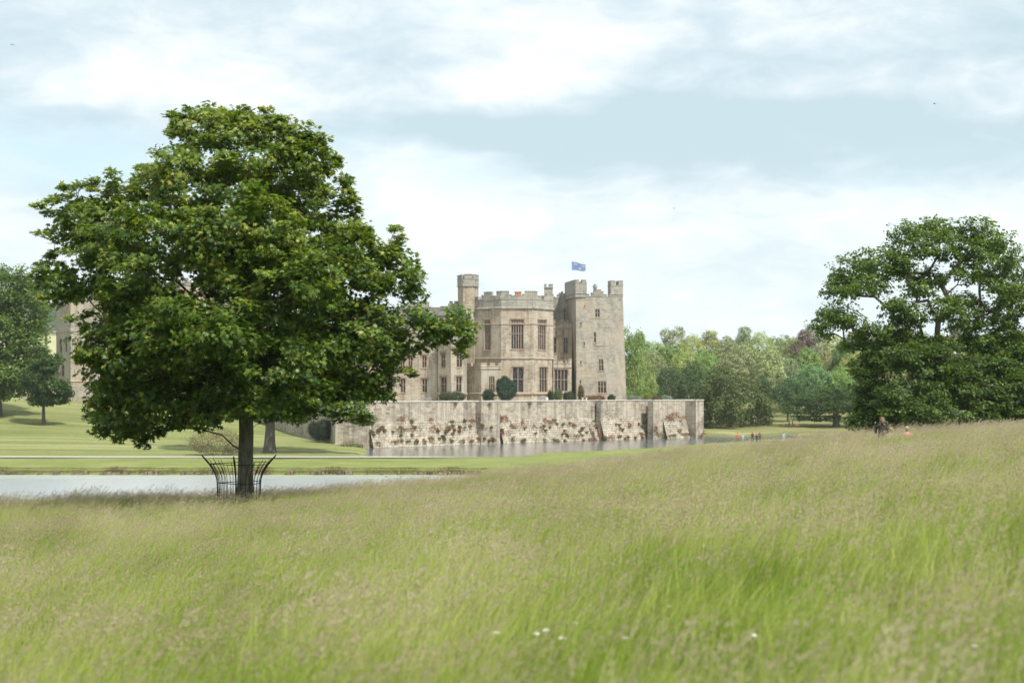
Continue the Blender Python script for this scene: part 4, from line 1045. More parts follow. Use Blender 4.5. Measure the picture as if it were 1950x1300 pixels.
# corner pier at the left end, standing forward
b_ = MB(); pier = [at(638, 800, 243), at(700, 800, 243.0)]
b_.prism([(pier[0].x, 243), (pier[1].x, 243), (A_W.x + .3, 247), (A_W.x - 2, 250), (pier[0].x, 246)], -1, ZT + .01); b_.prism([(pier[0].x - .1, 242.8), (pier[1].x + .15, 242.8), (pier[1].x + .15, 244), (pier[0].x - .1, 244)], -1, .9); tw_link(b_, 'corner_pier', M['wall_stone'])
for (u0, u1, p, _) in segs:
    ta = T(u0, p); tb_ = T(u1, p)
    if p == 0 and u0 < 800: ta = .3
    tw_link(batter_face(ta, tb_, p), 'battered_foot', M['rubble'], True)
# return wall running back on the left
b_ = MB(); q0 = Vector((pier[0].x, 243.5)); q1 = Vector((-52, 292)); dr = (q1 - q0).normalized(); nr = Vector((dr.y, -dr.x))
b_.hexa([(q0.x, q0.y, -1), (q1.x, q1.y, -1), (q1.x + nr.x, q1.y + nr.y, -1), (q0.x + nr.x, q0.y + nr.y, -1), (q0.x, q0.y, ZT), (q1.x, q1.y, ZT), (q1.x + nr.x, q1.y + nr.y, ZT), (q0.x + nr.x, q0.y + nr.y, ZT)]); tw_link(b_, 'return_wall', M['wall_stone'])
# coping
b_ = MB()
def cop(t0, t1, p0, p1):
    n = max(1, int((t1 - t0) / 1.9))
    for i in range(n):
        a = t0 + (t1 - t0) * i / n + .02; c = t0 + (t1 - t0) * (i + 1) / n - .02
        solid(a, c, p0, p1, ZT + .02, ZT + .2 + random.uniform(-.02, .02), 0, b_)
for (u0, u1, p) in [(700, 916, 0), (916, 952, 1.5), (952, 1144, 0), (1144, 1244, 1.6), (1244, 1262, 5.0), (1262, 1325, 3.6), (1325, 1340, 6.4)]:
    cop(T(u0, p), T(u1, p), p - .7, p + .12)
b_.hexa([(pier[0].x - .1, 242.85, ZT + .02), (pier[1].x + .1, 242.85, ZT + .02), (pier[1].x + .1, 243.6, ZT + .02), (pier[0].x - .1, 243.6, ZT + .02), (pier[0].x - .1, 242.85, ZT + .2), (pier[1].x + .1, 242.85, ZT + .2), (pier[1].x + .1, 243.6, ZT + .2), (pier[0].x - .1, 243.6, ZT + .2)])
tw_link(b_, 'coping', M['coping'])
# terrace surface
e1 = wp(T(1340, 6.4) - .5, 3, 0); e0 = (A_W.x, 246.5)
flat_poly('terrace', [(pier[0].x + .3, 244), (A_W.x - .3, 246.6), (wp(T(1144, 0), -.5, 0)[0], wp(T(1144, 0), -.5, 0)[1]), (e1[0], e1[1]), (e1[0] - 2, 345), (-105, 345), (-105, 300), (-51.5, 292)], ZT - .25, grass_ground('terrace gravel', (.34, .30, .22), (.42, .37, .28), (.46, .42, .33), .3))

# gateway ruin seen under the left tree
gp_ = empty('stone_gateway', (wx(28, 292), 292, hz(wx(28, 292), 292)), 0, 'low stone gateway with a dark round arch under the left edge trees', 'gateway')
mb = MB(); zg = -1.5
W_, H_ = 3.4, 3.6
arch = [(-1.0, zg)] + [(-1.0, 1.2)] + [(-1.0 * math.cos(a), 1.2 + 1.0 * math.sin(a)) for a in np.linspace(.3, math.pi - .3, 7)] + [(1.0, 1.2), (1.0, zg)]
for (pa, pb_) in zip(arch[:-1], arch[1:]):
    mb.hexa([(pa[0], -.5, pa[1]), (pb_[0], -.5, pb_[1]), (pb_[0], 1, pb_[1]), (pa[0], 1, pa[1]), (pa[0], -.5, H_), (pb_[0], -.5, H_), (pb_[0], 1, H_), (pa[0], 1, H_)]) if abs(pa[0] - pb_[0]) > .01 else None
mb.box(-W_, -1.0, -.5, 1, zg, H_); mb.box(1.0, W_, -.5, 1, zg, H_)
mb.build('arch_wall', M['stone'], gp_)
mb = MB(); mb.box(-W_ - .15, W_ + .15, -.65, 1.15, H_ + .003, H_ + .3); mb.build('coping', M['coping'], gp_)

# ------------------------------------------------------------------ plants on the terrace wall
def wall_point(u, v):
    """point on the wall face seen at photo pixel"""
    p = 0.0
    for (a, b, pp) in [(916, 952, 1.5), (1132, 1244, 1.6), (1244, 1262, 5.0), (1262, 1325, 3.6), (1325, 1345, 6.4)]:
        if a <= u < b: p = pp
    for _ in range(4):
        t = wall_t(u, p + 0); q = A_W + W_DIR * t + W_NOR * p; z = wz(v, q.y)
        bt = 0 if (916 <= u < 952 or 1244 <= u < 1262 or u >= 1325) else 1.5 * max(0, min(1, 1 - (z + .6) / 5.0)) ** 1.15
    q = A_W + W_DIR * wall_t(u, p + bt) + W_NOR * (p + bt)
    return Vector((q.x, q.y, wz(v, q.y)))
plants = [(400, 205, 34, 9, .8), (550, 198, 18, 9, .75), (460, 205, 9, 5, .2), (300, 250, 12, 6, .6), (332, 250, 10, 6, .2), (408, 245, 30, 7, .35), (455, 245, 26, 7, .5), (560, 240, 28, 10, .8), (636, 237, 26, 9, .6), (650, 207, 14, 6, .1), (750, 205, 20, 14, .85), (712, 203, 10, 6, .2), (612, 290, 10, 18, .1), (556, 292, 20, 14, .7), (260, 256, 9, 5, .3), (262, 312, 14, 12, .1), (300, 310, 20, 10, .75), (372, 305, 26, 8, .45), (402, 300, 18, 6, .4), (480, 305, 16, 7, .3), (900, 196, 28, 14, .95), (936, 230, 20, 8, .5), (892, 262, 14, 13, .85), (985, 215, 17, 11, .8), (1045, 236, 22, 7, .6), (1080, 235, 14, 9, .5), (1108, 212, 26, 14, .95), (1138, 204, 12, 6, .4), (1214, 216, 11, 6, .5), (1232, 226, 14, 8, .8), (1270, 240, 12, 6, .3), (1250, 276, 18, 7, .6), (1320, 291, 30, 9, .85), (1354, 272, 10, 12, .9), (1150, 296, 20, 9, .3), (1092, 296, 12, 12, .1), (940, 297, 14, 9, .1), (852, 297, 16, 9, .1), (985, 300, 10, 7, .1), (1408, 287, 24, 8, .95), (1450, 276, 13, 6, .4), (1496, 225, 17, 8, .6), (1490, 282, 8, 6, .5), (1552, 266, 14, 9, .7), (1585, 205, 14, 14, .5), (1592, 240, 26, 16, .8), (1620, 238, 14, 10, .85), (1600, 275, 26, 14, .2), (1645, 272, 26, 12, .35), (1700, 276, 30, 10, .2), (1735, 252, 18, 10, .8), (1765, 270, 26, 11, .5), (1800, 274, 22, 10, .2), (1848, 268, 20, 12, .8), (1680, 190, 24, 9, .95), (1715, 184, 28, 13, 1.0), (1752, 190, 26, 9, .9), (1782, 192, 14, 8, .6), (1772, 150, 12, 12, .9), (1330, 207, 8, 6, .05), (828, 124, 10, 4, .05), (668, 122, 8, 4, .05), (1140, 300, 8, 8, .1), (700, 300, 18, 8, .3), (650, 300, 16, 8, .2), (780, 295, 12, 10, .5), (1020, 122, 8, 4, .05), (520, 300, 16, 8, .4), (445, 303, 12, 6, .2), (745, 300, 10, 6, .3), (1590, 285, 14, 9, .1), (1830, 282, 14, 6, .3), (1560, 285, 10, 6, .1)]
small = [(rng.uniform(255, 1600), rng.uniform(215, 300), rng.uniform(2, 8), rng.uniform(1.5, 5), rng.choice([.1, .3, .6])) for _ in range(70)]
def plant_mesh(rx, rz, red, seed, dens=1.0):
    rg = np.random.default_rng(seed); n = int((260 + rx * rz * 300) * dens)
    d = nrm(rg.normal(size=(n, 3))); d[:, 2] = np.abs(d[:, 2]) * 1.0 - .35
    pos = d * np.array([rx, .45 + .2 * rx, rz]) * rg.uniform(.35, 1.0, (n, 1)) ** .6
    fwd = d + np.array([0, 0, .9]) + rg.normal(size=(n, 3)) * .5
    sat = rg.integers(2, 5); sc = nrm(rg.normal(size=(sat, 3))) * np.array([rx * 1.3, .2, rz * 1.1]); pick = rg.random(n) < .35; w_ = rg.integers(0, sat, n)
    pos = np.where(pick[:, None], pos * .4 + sc[w_], pos)
    V, Fc, k = place(LEAF_V * np.array([.7, 1.2, 1]), LEAF_F, pos, rg.normal(size=(n, 3)) + np.array([0, -.6, .3]), fwd, rg.uniform(.10, .24, n))
    top = (pos[:, 2] / rz + 1) / 2
    rn = np.where(rg.random(n) < .85 * red * np.clip(.35 + top * .9, 0, 1), rg.uniform(.58, 1, n), rg.uniform(0, .5, n))
    return np_mesh('wall_plant', V, Fc, [M['valerian']], None, False, np.repeat(rn, k))
wall_zone = [(700, 'between corner pier and first buttress'), (916, 'on the first buttress'), (952, 'between first and middle buttress'), (1143, 'right of the middle buttress'), (1229, 'around the third buttress'), (1262, 'in the last wall recess'), (1325, 'at the end pier')]
cnt = {}
for i, (X, Y, rx, ry, red) in enumerate(plants + small):
    u = 600 + X / 2.5; v = 720 + Y / 2.5
    p = wall_point(u, v); s = p.y / F / 2.5 * (1.3 if rx >= 22 else 1)
    nm = 'valerian_plant' if red > .45 else 'wall_plant'
    o = link(nm, plant_mesh(max(.22, rx * s * .78 * rng.uniform(.8, 1.15)), max(.2, ry * s * 1.35 * rng.uniform(.7, 1.2)), red, 100 + i, rng.uniform(.5, 1.0)), None, (p.x, p.y - .1, p.z)); o.rotation_euler = (0, 0, math.atan2(W_DIR.y, W_DIR.x))
    zone = [z for a, z in wall_zone if u >= a - 6][-1] if u >= 694 else wall_zone[0][1]
    rowv = 'by the waterline' if Y > 262 else ('halfway down' if Y > 215 else 'high on the stones')
    if i < len(plants):
        kd = 'red flowering' if red > .7 else ('mixed red and green' if red > .45 else 'green leafy')
        key = (kd, rowv, zone); cnt[key] = cnt.get(key, 0) + 1
        lab = f'{kd} clump {rowv} {zone}'
        if cnt[key] > 1: lab = f'{ords[cnt[key]-1]} {kd} clump {rowv} {zone}'
        tag(o, lab, 'plant', 'plants growing on the terrace wall')
    else:
        tag(o, 'tiny green tuft rooted in the joints of the battered wall foot', 'plant', 'tiny tufts in the wall joints')
# dark shrub against the return wall
def shrub(name, label, pos, rx, ry, rz, color, n=900, leaf=.16, mat='shrub', cat='shrub', group=None, seed=1, lobes=9, soft=1.0, flower=None):
    rg = np.random.default_rng(seed)
    L = [(0, 0, rz * .5, rx * .8, ry * .8, rz * .5)]
    for i in range(lobes):
        d = nrm(rg.normal(size=3)); d[2] = abs(d[2]); L.append((d[0] * rx * .6, d[1] * ry * .6, rz * .5 + d[2] * rz * .3, rx * .4, ry * .4, rz * .32))
    c, o_ = sample_lobes(L, n, .7, .1, rg)
    c[:, 2] = np.maximum(c[:, 2], .05)
    me = crown_mesh(name, c, o_, 6, leaf * 1.9 * soft, leaf, [M[mat]], (LEAF_V, LEAF_F), 1.0, .4, 1.0, .1, rg)
    o = link(name, me, None, pos); o.color = (*color, 1); tag(o, label, cat, group)
    # woody core keeps light from passing straight through
    return o
def shr(name, label, X0, X1, Y0, d, color, seed=1, lobes=9, leaf=.16, n=900, soft=1.0, base=None, depth=None):
    x0, _ = px_pt(X0, d); x1, _ = px_pt(X1, d); zt = ZY(Y0); zb = ZT - .3 if base is None else base
    return shrub(name, label, ((x0 + x1) / 2, d + OFF, zb), (x1 - x0) / 2, depth or min(1.6, (x1 - x0) / 2), zt - zb, color, n, leaf, seed=seed, lobes=lobes, soft=soft)
GS = (.045, .075, .025)
depth_off(7)
shr('clipped_hedge', 'low dark hedge under the paired windows of the canted bay', 385, 600, 1082, 275.5, (.07, .10, .035), 1, 14)
depth_off(13)
shr('shrub', 'dark shrub beneath the annex window left of the big round bush', 720, 828, 1070, 271.5, (.05, .08, .03), 2)
shr('round_bush', 'large round clipped dark green bush in front of the octagonal bay', 826, 992, 970, 270.5, (.035, .085, .045), 3, 5, .17, 1800, .7)
shr('shrub', 'small dark shrub by the seated visitor at the bay corner', 1232, 1272, 1088, 272, (.05, .09, .03), 4)
shr('box_bush', 'square pale green clipped bush below the wide porch window', 1282, 1342, 1068, 275, (.16, .20, .09), 5, 6)
shr('box_bush', 'dark rounded bush to the right of the pale clipped bush under the porch', 1346, 1444, 1088, 276, (.06, .085, .025), 6, 6)
depth_off(21)
shr('climber', 'tall thin brown climber against the foot of the corner tower', 1472, 1508, 1040, 281, (.20, .14, .08), 7, 4, .2, 420)
shr('flower_border', 'low reddish brown border plants along the tower foot', 1505, 1690, 1112, 280, (.26, .13, .08), 8, 16, .14, 700)
shr('shrub', 'small green shrub near the right end of the tower foot', 1695, 1752, 1112, 280, (.06, .09, .035), 9)
depth_off(15)
shr('silver_mound', 'silvery mound shrub just right of the corner tower', 1842, 1960, 1118, 290, (.34, .38, .30), 10, 8)
shr('ball_topiary', 'yellow green clipped ball beside the silvery mound on the terrace', 1975, 2042, 1100, 292, (.24, .27, .05), 11, 2, .13, 900, .5)
shr('shrub', 'brownish low shrub right of the clipped ball near the wall end', 2040, 2110, 1126, 294, (.14, .10, .06), 12)
shr('silver_mound', 'grey green mound spilling near the end of the terrace wall', 2100, 2190, 1118, 297, (.30, .36, .27), 13, 8)
shrub('ivy_bush', 'dark ivy bush hanging at the foot of the return wall behind the sycamore', (wx(612, 246), 246.5, wz(838, 246)), 2.4, 1.6, 3.2, (.045, .07, .035), 1500, .2, seed=14)
shrub('weedy_bush', 'dry straggly tan bush on the lawn behind the tree guard', (wx(412, 204), 204, hz(wx(412, 204), 204)), 4.2, 2.0, 3.3, (.36, .31, .16), 1100, .16, seed=15, soft=2.2)
shrub('reed_clump', 'scrubby green growth at the left end of the moat', (wx(668, 238), 238, -.1), 2.2, 2.0, 1.0, (.18, .20, .08), 500, .16, seed=16, soft=1.6)

# ------------------------------------------------------------------ stone edging and bank tufts on the causeway
mb = MB(); x = -66.0
while x < -3:
    w = random.uniform(.18, .6) * (1.6 if random.random() < .1 else 1); h_ = random.uniform(.12, .48); y0 = 168.45 + random.uniform(-.3, .2); zb = -.4
    j = lambda s=.06: random.uniform(-s, s)
    mb.hexa([(x + j(), y0 + j(), zb), (x + w + j(), y0 + j(), zb), (x + w, y0 + 1.5, zb), (x, y0 + 1.5, zb), (x + .08 + j(), y0 + .1 + j(), zb + .25 + h_ + j()), (x + w - .08 + j(), y0 + .1 + j(), zb + .25 + h_ + j()), (x + w, y0 + 1.6, zb + .3 + h_), (x, y0 + 1.6, zb + .3 + h_)], 0)
    x += w + random.uniform(.0, .12) + (1.5 if random.random() < .12 else 0)
se = mb.build('stone_edging', simple_mat('muddy edging stones', (.15, .115, .08), .9, .55, 1.1)); tag(se, 'rough brown stones edging the grass causeway along the pond', 'kerb', kind='structure')
n = 26000; xs_ = rng.uniform(-68, -3, n); ys_ = 169.0 + rng.uniform(0, 1, n) ** 2 * 1.6
pz = height(xs_, ys_); pz = np.clip(pz, .22, None)
patch = np.array([mnoise.noise(Vector((a * .35, 0, 5))) for a in xs_])
V_, F_, k_ = place(LEAF_V * np.array([.22, 1, 1]), LEAF_F, np.stack([xs_, ys_, pz], 1), rng.normal(size=(n, 3)) * [1, 1, .2], np.stack([rng.normal(size=n) * .5, -.3 + rng.normal(size=n) * .5, np.ones(n) * np.where(rng.random(n) < .3, -.6, 1)], 1), .14 + .34 * np.clip(patch + .25, 0, 1) * rng.random(n))
tag(link('bank_grass', np_mesh('bank_grass', V_, F_, [M['dryweed']], None, False, np.repeat(rng.random(n), k_))), 'brown grass tufts along the pond bank', 'grass', kind='stuff')

# ------------------------------------------------------------------ meadow grass (stuff)
def blade_mat(name, stops, trans=.4, patch=True):
    m, nt, b = new_mat(name)
    a = N(nt, 'ShaderNodeAttribute', attribute_name='rnd'); P = position(nt)
    f = a.outputs['Fac']
    if patch:
        pn = noise(nt, mapping(nt, P, (.35, .22, .0), (0, 0, R(20))), 1.1, 3, .6)
        f = math_n(nt, 'ADD', math_n(nt, 'MULTIPLY', f, .55), math_n(nt, 'MULTIPLY_ADD', pn, 2.4, c=-.95), True)
    c = ramp(nt, stops, f)
    nt.links.new(c, b.inputs['Base Color']); b.inputs['Roughness'].default_value = .6; b.inputs['Specular IOR Level'].default_value = .25
    tr = N(nt, 'ShaderNodeBsdfTranslucent'); nt.links.new(c, tr.inputs[0])
    ms = N(nt, 'ShaderNodeMixShader'); ms.inputs[0].default_value = trans
    nt.links.new(b.outputs[0], ms.inputs[1]); nt.links.new(tr.outputs[0], ms.inputs[2]); nt.links.new(ms.outputs[0], nt.nodes['Material Output'].inputs[0])
    return m
M['blade'] = blade_mat('grass blades', [(0, (0.135, 0.220, 0.022)), (.28, (0.253, 0.352, 0.044)), (.6, (0.396, 0.468, 0.103)), (1, (0.522, 0.511, 0.232))])
M['seed'] = blade_mat('grass seed heads', [(0, (0.270, 0.224, 0.137)), (.5, (0.399, 0.318, 0.221)), (1, (0.506, 0.421, 0.325))], .3)
M['white'] = simple_mat('white petals', (.8, .8, .76), .7)
def clump(seed, nb=46, ns=9, rad=.24, flower=False, wide=1.0):
    rg = np.random.default_rng(seed)
    V = []; Fq = []; mi = []; rn = []
    lean = np.array([.30, .05, 0])
    def strand(base, hgt, w, bend, m, segs=3, rv=None):
        side = nrm(np.array([rg.normal(), rg.normal(), 0.])); b0 = len(V); r0 = rg.random() if rv is None else rv
        for i in range(segs + 1):
            t = i / segs; c = base + np.array([0, 0, hgt * t * (1 - .12 * t)]) + bend * hgt * t * t
            ww = w * (1 - t) ** .7 + .0004
            V.append(c - side * ww / 2); V.append(c + side * ww / 2); rn.extend([r0, r0])
            if i: Fq.append((b0 + 2 * i - 2, b0 + 2 * i - 1, b0 + 2 * i + 1, b0 + 2 * i)); mi.append(m)
        return base + np.array([0, 0, hgt * .88]) + bend * hgt, r0
    for i in range(nb):
        a = rg.uniform(0, 6.28); rr = rad * math.sqrt(rg.random()); base = np.array([rr * math.cos(a), rr * math.sin(a), -.03])
        strand(base, rg.uniform(.30, .66), rg.uniform(.005, .010) * wide, lean * rg.uniform(.3, 1.6) + rg.normal(size=3) * [.22, .22, .03], 0)
    for i in range(ns):
        a = rg.uniform(0, 6.28); rr = rad * math.sqrt(rg.random()); base = np.array([rr * math.cos(a), rr * math.sin(a), -.03])
        bend = lean * rg.uniform(.6, 1.8) + rg.normal(size=3) * [.12, .12, .02]; hgt = rg.uniform(.52, .92) * (1.25 if rg.random() < .12 else 1)
        tip, r0 = strand(base, hgt, .0032, bend, 0, 3, .8)
        d = nrm(bend * 2 + np.array([0, 0, .76]))
        # loose panicle
        nL = rg.integers(12, 20); L = rg.uniform(.10, .18); b1 = len(V)
        for k in range(nL):
            t = rg.random(); c = tip - d * L * t + rg.normal(size=3) * .018 * (t + .25)
            f = nrm(d + rg.normal(size=3) * .55); s = rg.uniform(.014, .026); rv = rg.random()
            sd = nrm(np.cross(f, rg.normal(size=3))); b0 = len(V)
            for q in (c, c + f * s * .5 + sd * s * .16, c + f * s, c + f * s * .5 - sd * s * .16): V.append(q); rn.append(rv)
            Fq.append((b0, b0 + 1, b0 + 2, b0 + 3)); mi.append(1)
    if flower:
        for q in range(3):
            c0 = np.array([rg.normal() * .1, rg.normal() * .1, .5 + .1 * q])
            for k in range(22):
                c = c0 + rg.normal(size=3) * [.018, .018, .008]; b0 = len(V)
                for dx, dy in ((-.006, 0), (0, -.006), (.006, 0), (0, .006)): V.append(c + [dx, dy, rg.normal() * .002]); rn.append(.5)
                Fq.append((b0, b0 + 1, b0 + 2, b0 + 3)); mi.append(2)
    return np_mesh('grass_clump', np.array(V), np.array(Fq), [M['blade'], M['seed'], M['white']], mi, False, rn)
gcol = bpy.data.collections.new('grass_clump_sources')
for i in range(8):
    o = bpy.data.objects.new('grass_clump_%d' % i, clump(200 + i, nb=[66, 60, 56, 50, 46, 42, 38, 34][i], ns=[0, 1, 2, 4, 6, 9, 12, 15][i], wide=[1.8, 1.6, 1.4, 1.2, 1.1, 1.1, 1, 1][i])); gcol.objects.link(o); tag(o, 'tuft of long seeding grass', 'grass', kind='stuff')
gx_ = np.arange(-46, 46.1, 1.0); gy_ = np.arange(1.6, 92, 1.0)
EX, EY = np.meshgrid(gx_, gy_); EZ = height(EX, EY) - .02
EZ += np.array([[mnoise.noise(Vector((x * .08, y * .08, 0))) * .12 for x in gx_] for y in gy_]) * (EY > 5)
ok = (np.abs(EX) < .42 * EY + 4)
I2 = np.arange(EX.size).reshape(EX.shape); Q2 = np.stack([I2[:-1, :-1], I2[:-1, 1:], I2[1:, 1:], I2[1:, :-1]], -1)
okq = ok[:-1, :-1] & ok[1:, 1:]; Q2 = Q2[okq]
em = np_mesh('meadow_grass', np.stack([EX.ravel(), EY.ravel(), EZ.ravel()], 1), Q2)
meadow = tag(link('meadow_grass', em), 'long wind blown seeding meadow grass across the foreground', 'grass', kind='stuff')
ng = bpy.data.node_groups.new('scatter', 'GeometryNodeTree')
ng.interface.new_socket('Geometry', in_out='INPUT', socket_type='NodeSocketGeometry'); ng.interface.new_socket('Geometry', in_out='OUTPUT', socket_type='NodeSocketGeometry')
gi = ng.nodes.new('NodeGroupInput'); go = ng.nodes.new('NodeGroupOutput')
dp = ng.nodes.new('GeometryNodeDistributePointsOnFaces'); dp.inputs['Density'].default_value = 13.0
ci = ng.nodes.new('GeometryNodeCollectionInfo'); ci.inputs['Collection'].default_value = gcol; ci.inputs['Separate Children'].default_value = True; ci.inputs['Reset Children'].default_value = True
ip = ng.nodes.new('GeometryNodeInstanceOnPoints'); ip.inputs['Pick Instance'].default_value = True
rr_ = ng.nodes.new('FunctionNodeRandomValue'); rr_.data_type = 'FLOAT_VECTOR'; rr_.inputs[0].default_value = (-.08, -.08, -.6); rr_.inputs[1].default_value = (.08, .08, .6)
pos_ = ng.nodes.new('GeometryNodeInputPosition'); nz = ng.nodes.new('ShaderNodeTexNoise'); nz.inputs['Scale'].default_value = .35; nz.inputs['Detail'].default_value = 3
rs = ng.nodes.new('FunctionNodeRandomValue'); rs.data_type = 'FLOAT'; rs.inputs[2].default_value = .62; rs.inputs[3].default_value = 1.2
ml = ng.nodes.new('ShaderNodeMath'); ml.operation = 'MULTIPLY'; ad = ng.nodes.new('ShaderNodeMath'); ad.operation = 'MULTIPLY_ADD'; ad.inputs[1].default_value = .9; ad.inputs[2].default_value = .5
ng.links.new(pos_.outputs[0], nz.inputs['Vector']); ng.links.new(nz.outputs[0], ad.inputs[0]); ng.links.new(ad.outputs[0], ml.inputs[0]); ng.links.new(rs.outputs[1], ml.inputs[1])
ng.links.new(gi.outputs[0], dp.inputs['Mesh']); ng.links.new(dp.outputs['Points'], ip.inputs['Points']); ng.links.new(ci.outputs[0], ip.inputs['Instance'])
ng.links.new(rr_.outputs[0], ip.inputs['Rotation']); ng.links.new(ml.outputs[0], ip.inputs['Scale']); ng.links.new(ip.outputs[0], go.inputs[0])
nz2 = ng.nodes.new('ShaderNodeTexNoise'); nz2.inputs['Scale'].default_value = .28; nz2.inputs['Detail'].default_value = 4
rj = ng.nodes.new('FunctionNodeRandomValue'); rj.data_type = 'FLOAT'; rj.inputs[2].default_value = -3.2; rj.inputs[3].default_value = -.2
m3 = ng.nodes.new('ShaderNodeMath'); m3.operation = 'MULTIPLY_ADD'; m3.inputs[1].default_value = 17.0
m4 = ng.nodes.new('ShaderNodeMath'); m4.operation = 'MINIMUM'; m4.inputs[1].default_value = 7.4; m5 = ng.nodes.new('ShaderNodeMath'); m5.operation = 'MAXIMUM'; m5.inputs[1].default_value = 0.0
sh = ng.nodes.new('ShaderNodeMath'); sh.operation = 'SUBTRACT'; sh.inputs[1].default_value = 2.6
ng.links.new(pos_.outputs[0], nz2.inputs['Vector']); ng.links.new(nz2.outputs[0], m3.inputs[0]); ng.links.new(rj.outputs[1], m3.inputs[2])
ng.links.new(m3.outputs[0], sh.inputs[0]); ng.links.new(sh.outputs[0], m4.inputs[0]); ng.links.new(m4.outputs[0], m5.inputs[0]); ng.links.new(m5.outputs[0], ip.inputs['Instance Index'])
md = meadow.modifiers.new('scatter', 'NODES'); md.node_group = ng
# white clover-like heads among the grass
wf = [(1095, 1186, 11), (1040, 1200, 10), (1070, 1215, 9.5), (1020, 1207, 9.5), (1435, 1210, 9.5), (1750, 1185, 10.5), (1275, 1155, 12), (945, 1205, 10), (1190, 1215, 10), (1630, 1110, 14), (1855, 1230, 9)]
wm = []; wi = 0
for k, (u, v, d) in enumerate(wf):
    x = wx(u, d); z = wz(v, d); g0 = hz(x, d)
    r_ = empty('white_flower', (x, d, g0), 0, 'small white flower head among the long foreground grass', 'flower', 'white flowers scattered in the meadow')
    b_ = MB(); b_.tube([(0, 0, 0), (.02, 0, (z - g0) * .5), (0, 0, z - g0)], .003, 5); b_.build('stem', M['blade'], r_)
    b_ = MB()
    for q in range(14):
        th = q * 2.4; rr = .022 * math.sqrt(q / 14); b_.ball((rr * math.cos(th), rr * math.sin(th), z - g0 + .008 - rr * .3), .007, 0, 5)
    b_.build('flower_head', M['white'], r_)

# ------------------------------------------------------------------ people, dogs and small things
SK = simple_mat('skin', (.55, .36, .27), .6, .05)
def skin_body(nodes, edges, radii, name, mat_of, mats, parent, sub=1):
    me = bpy.data.meshes.new(name); me.from_pydata(nodes, edges, [])
    o = bpy.data.objects.new(name, me); COL.objects.link(o)
    o.modifiers.new('sk', 'SKIN')
    for i, r in enumerate(radii):
        rr = r if hasattr(r, '__len__') else (r, r); me.skin_vertices[0].data[i].radius = rr
    me.skin_vertices[0].data[0].use_root = True
    ss = o.modifiers.new('ss', 'SUBSURF'); ss.levels = sub; ss.render_levels = sub
    dg = bpy.context.evaluated_depsgraph_get(); ev = o.evaluated_get(dg); m2 = bpy.data.meshes.new_from_object(ev)
    bpy.data.objects.remove(o)
    for m in mats: m2.materials.append(m)
    for p in m2.polygons: p.material_index = mat_of(p.center); p.use_smooth = True
    return link(name, m2, parent)
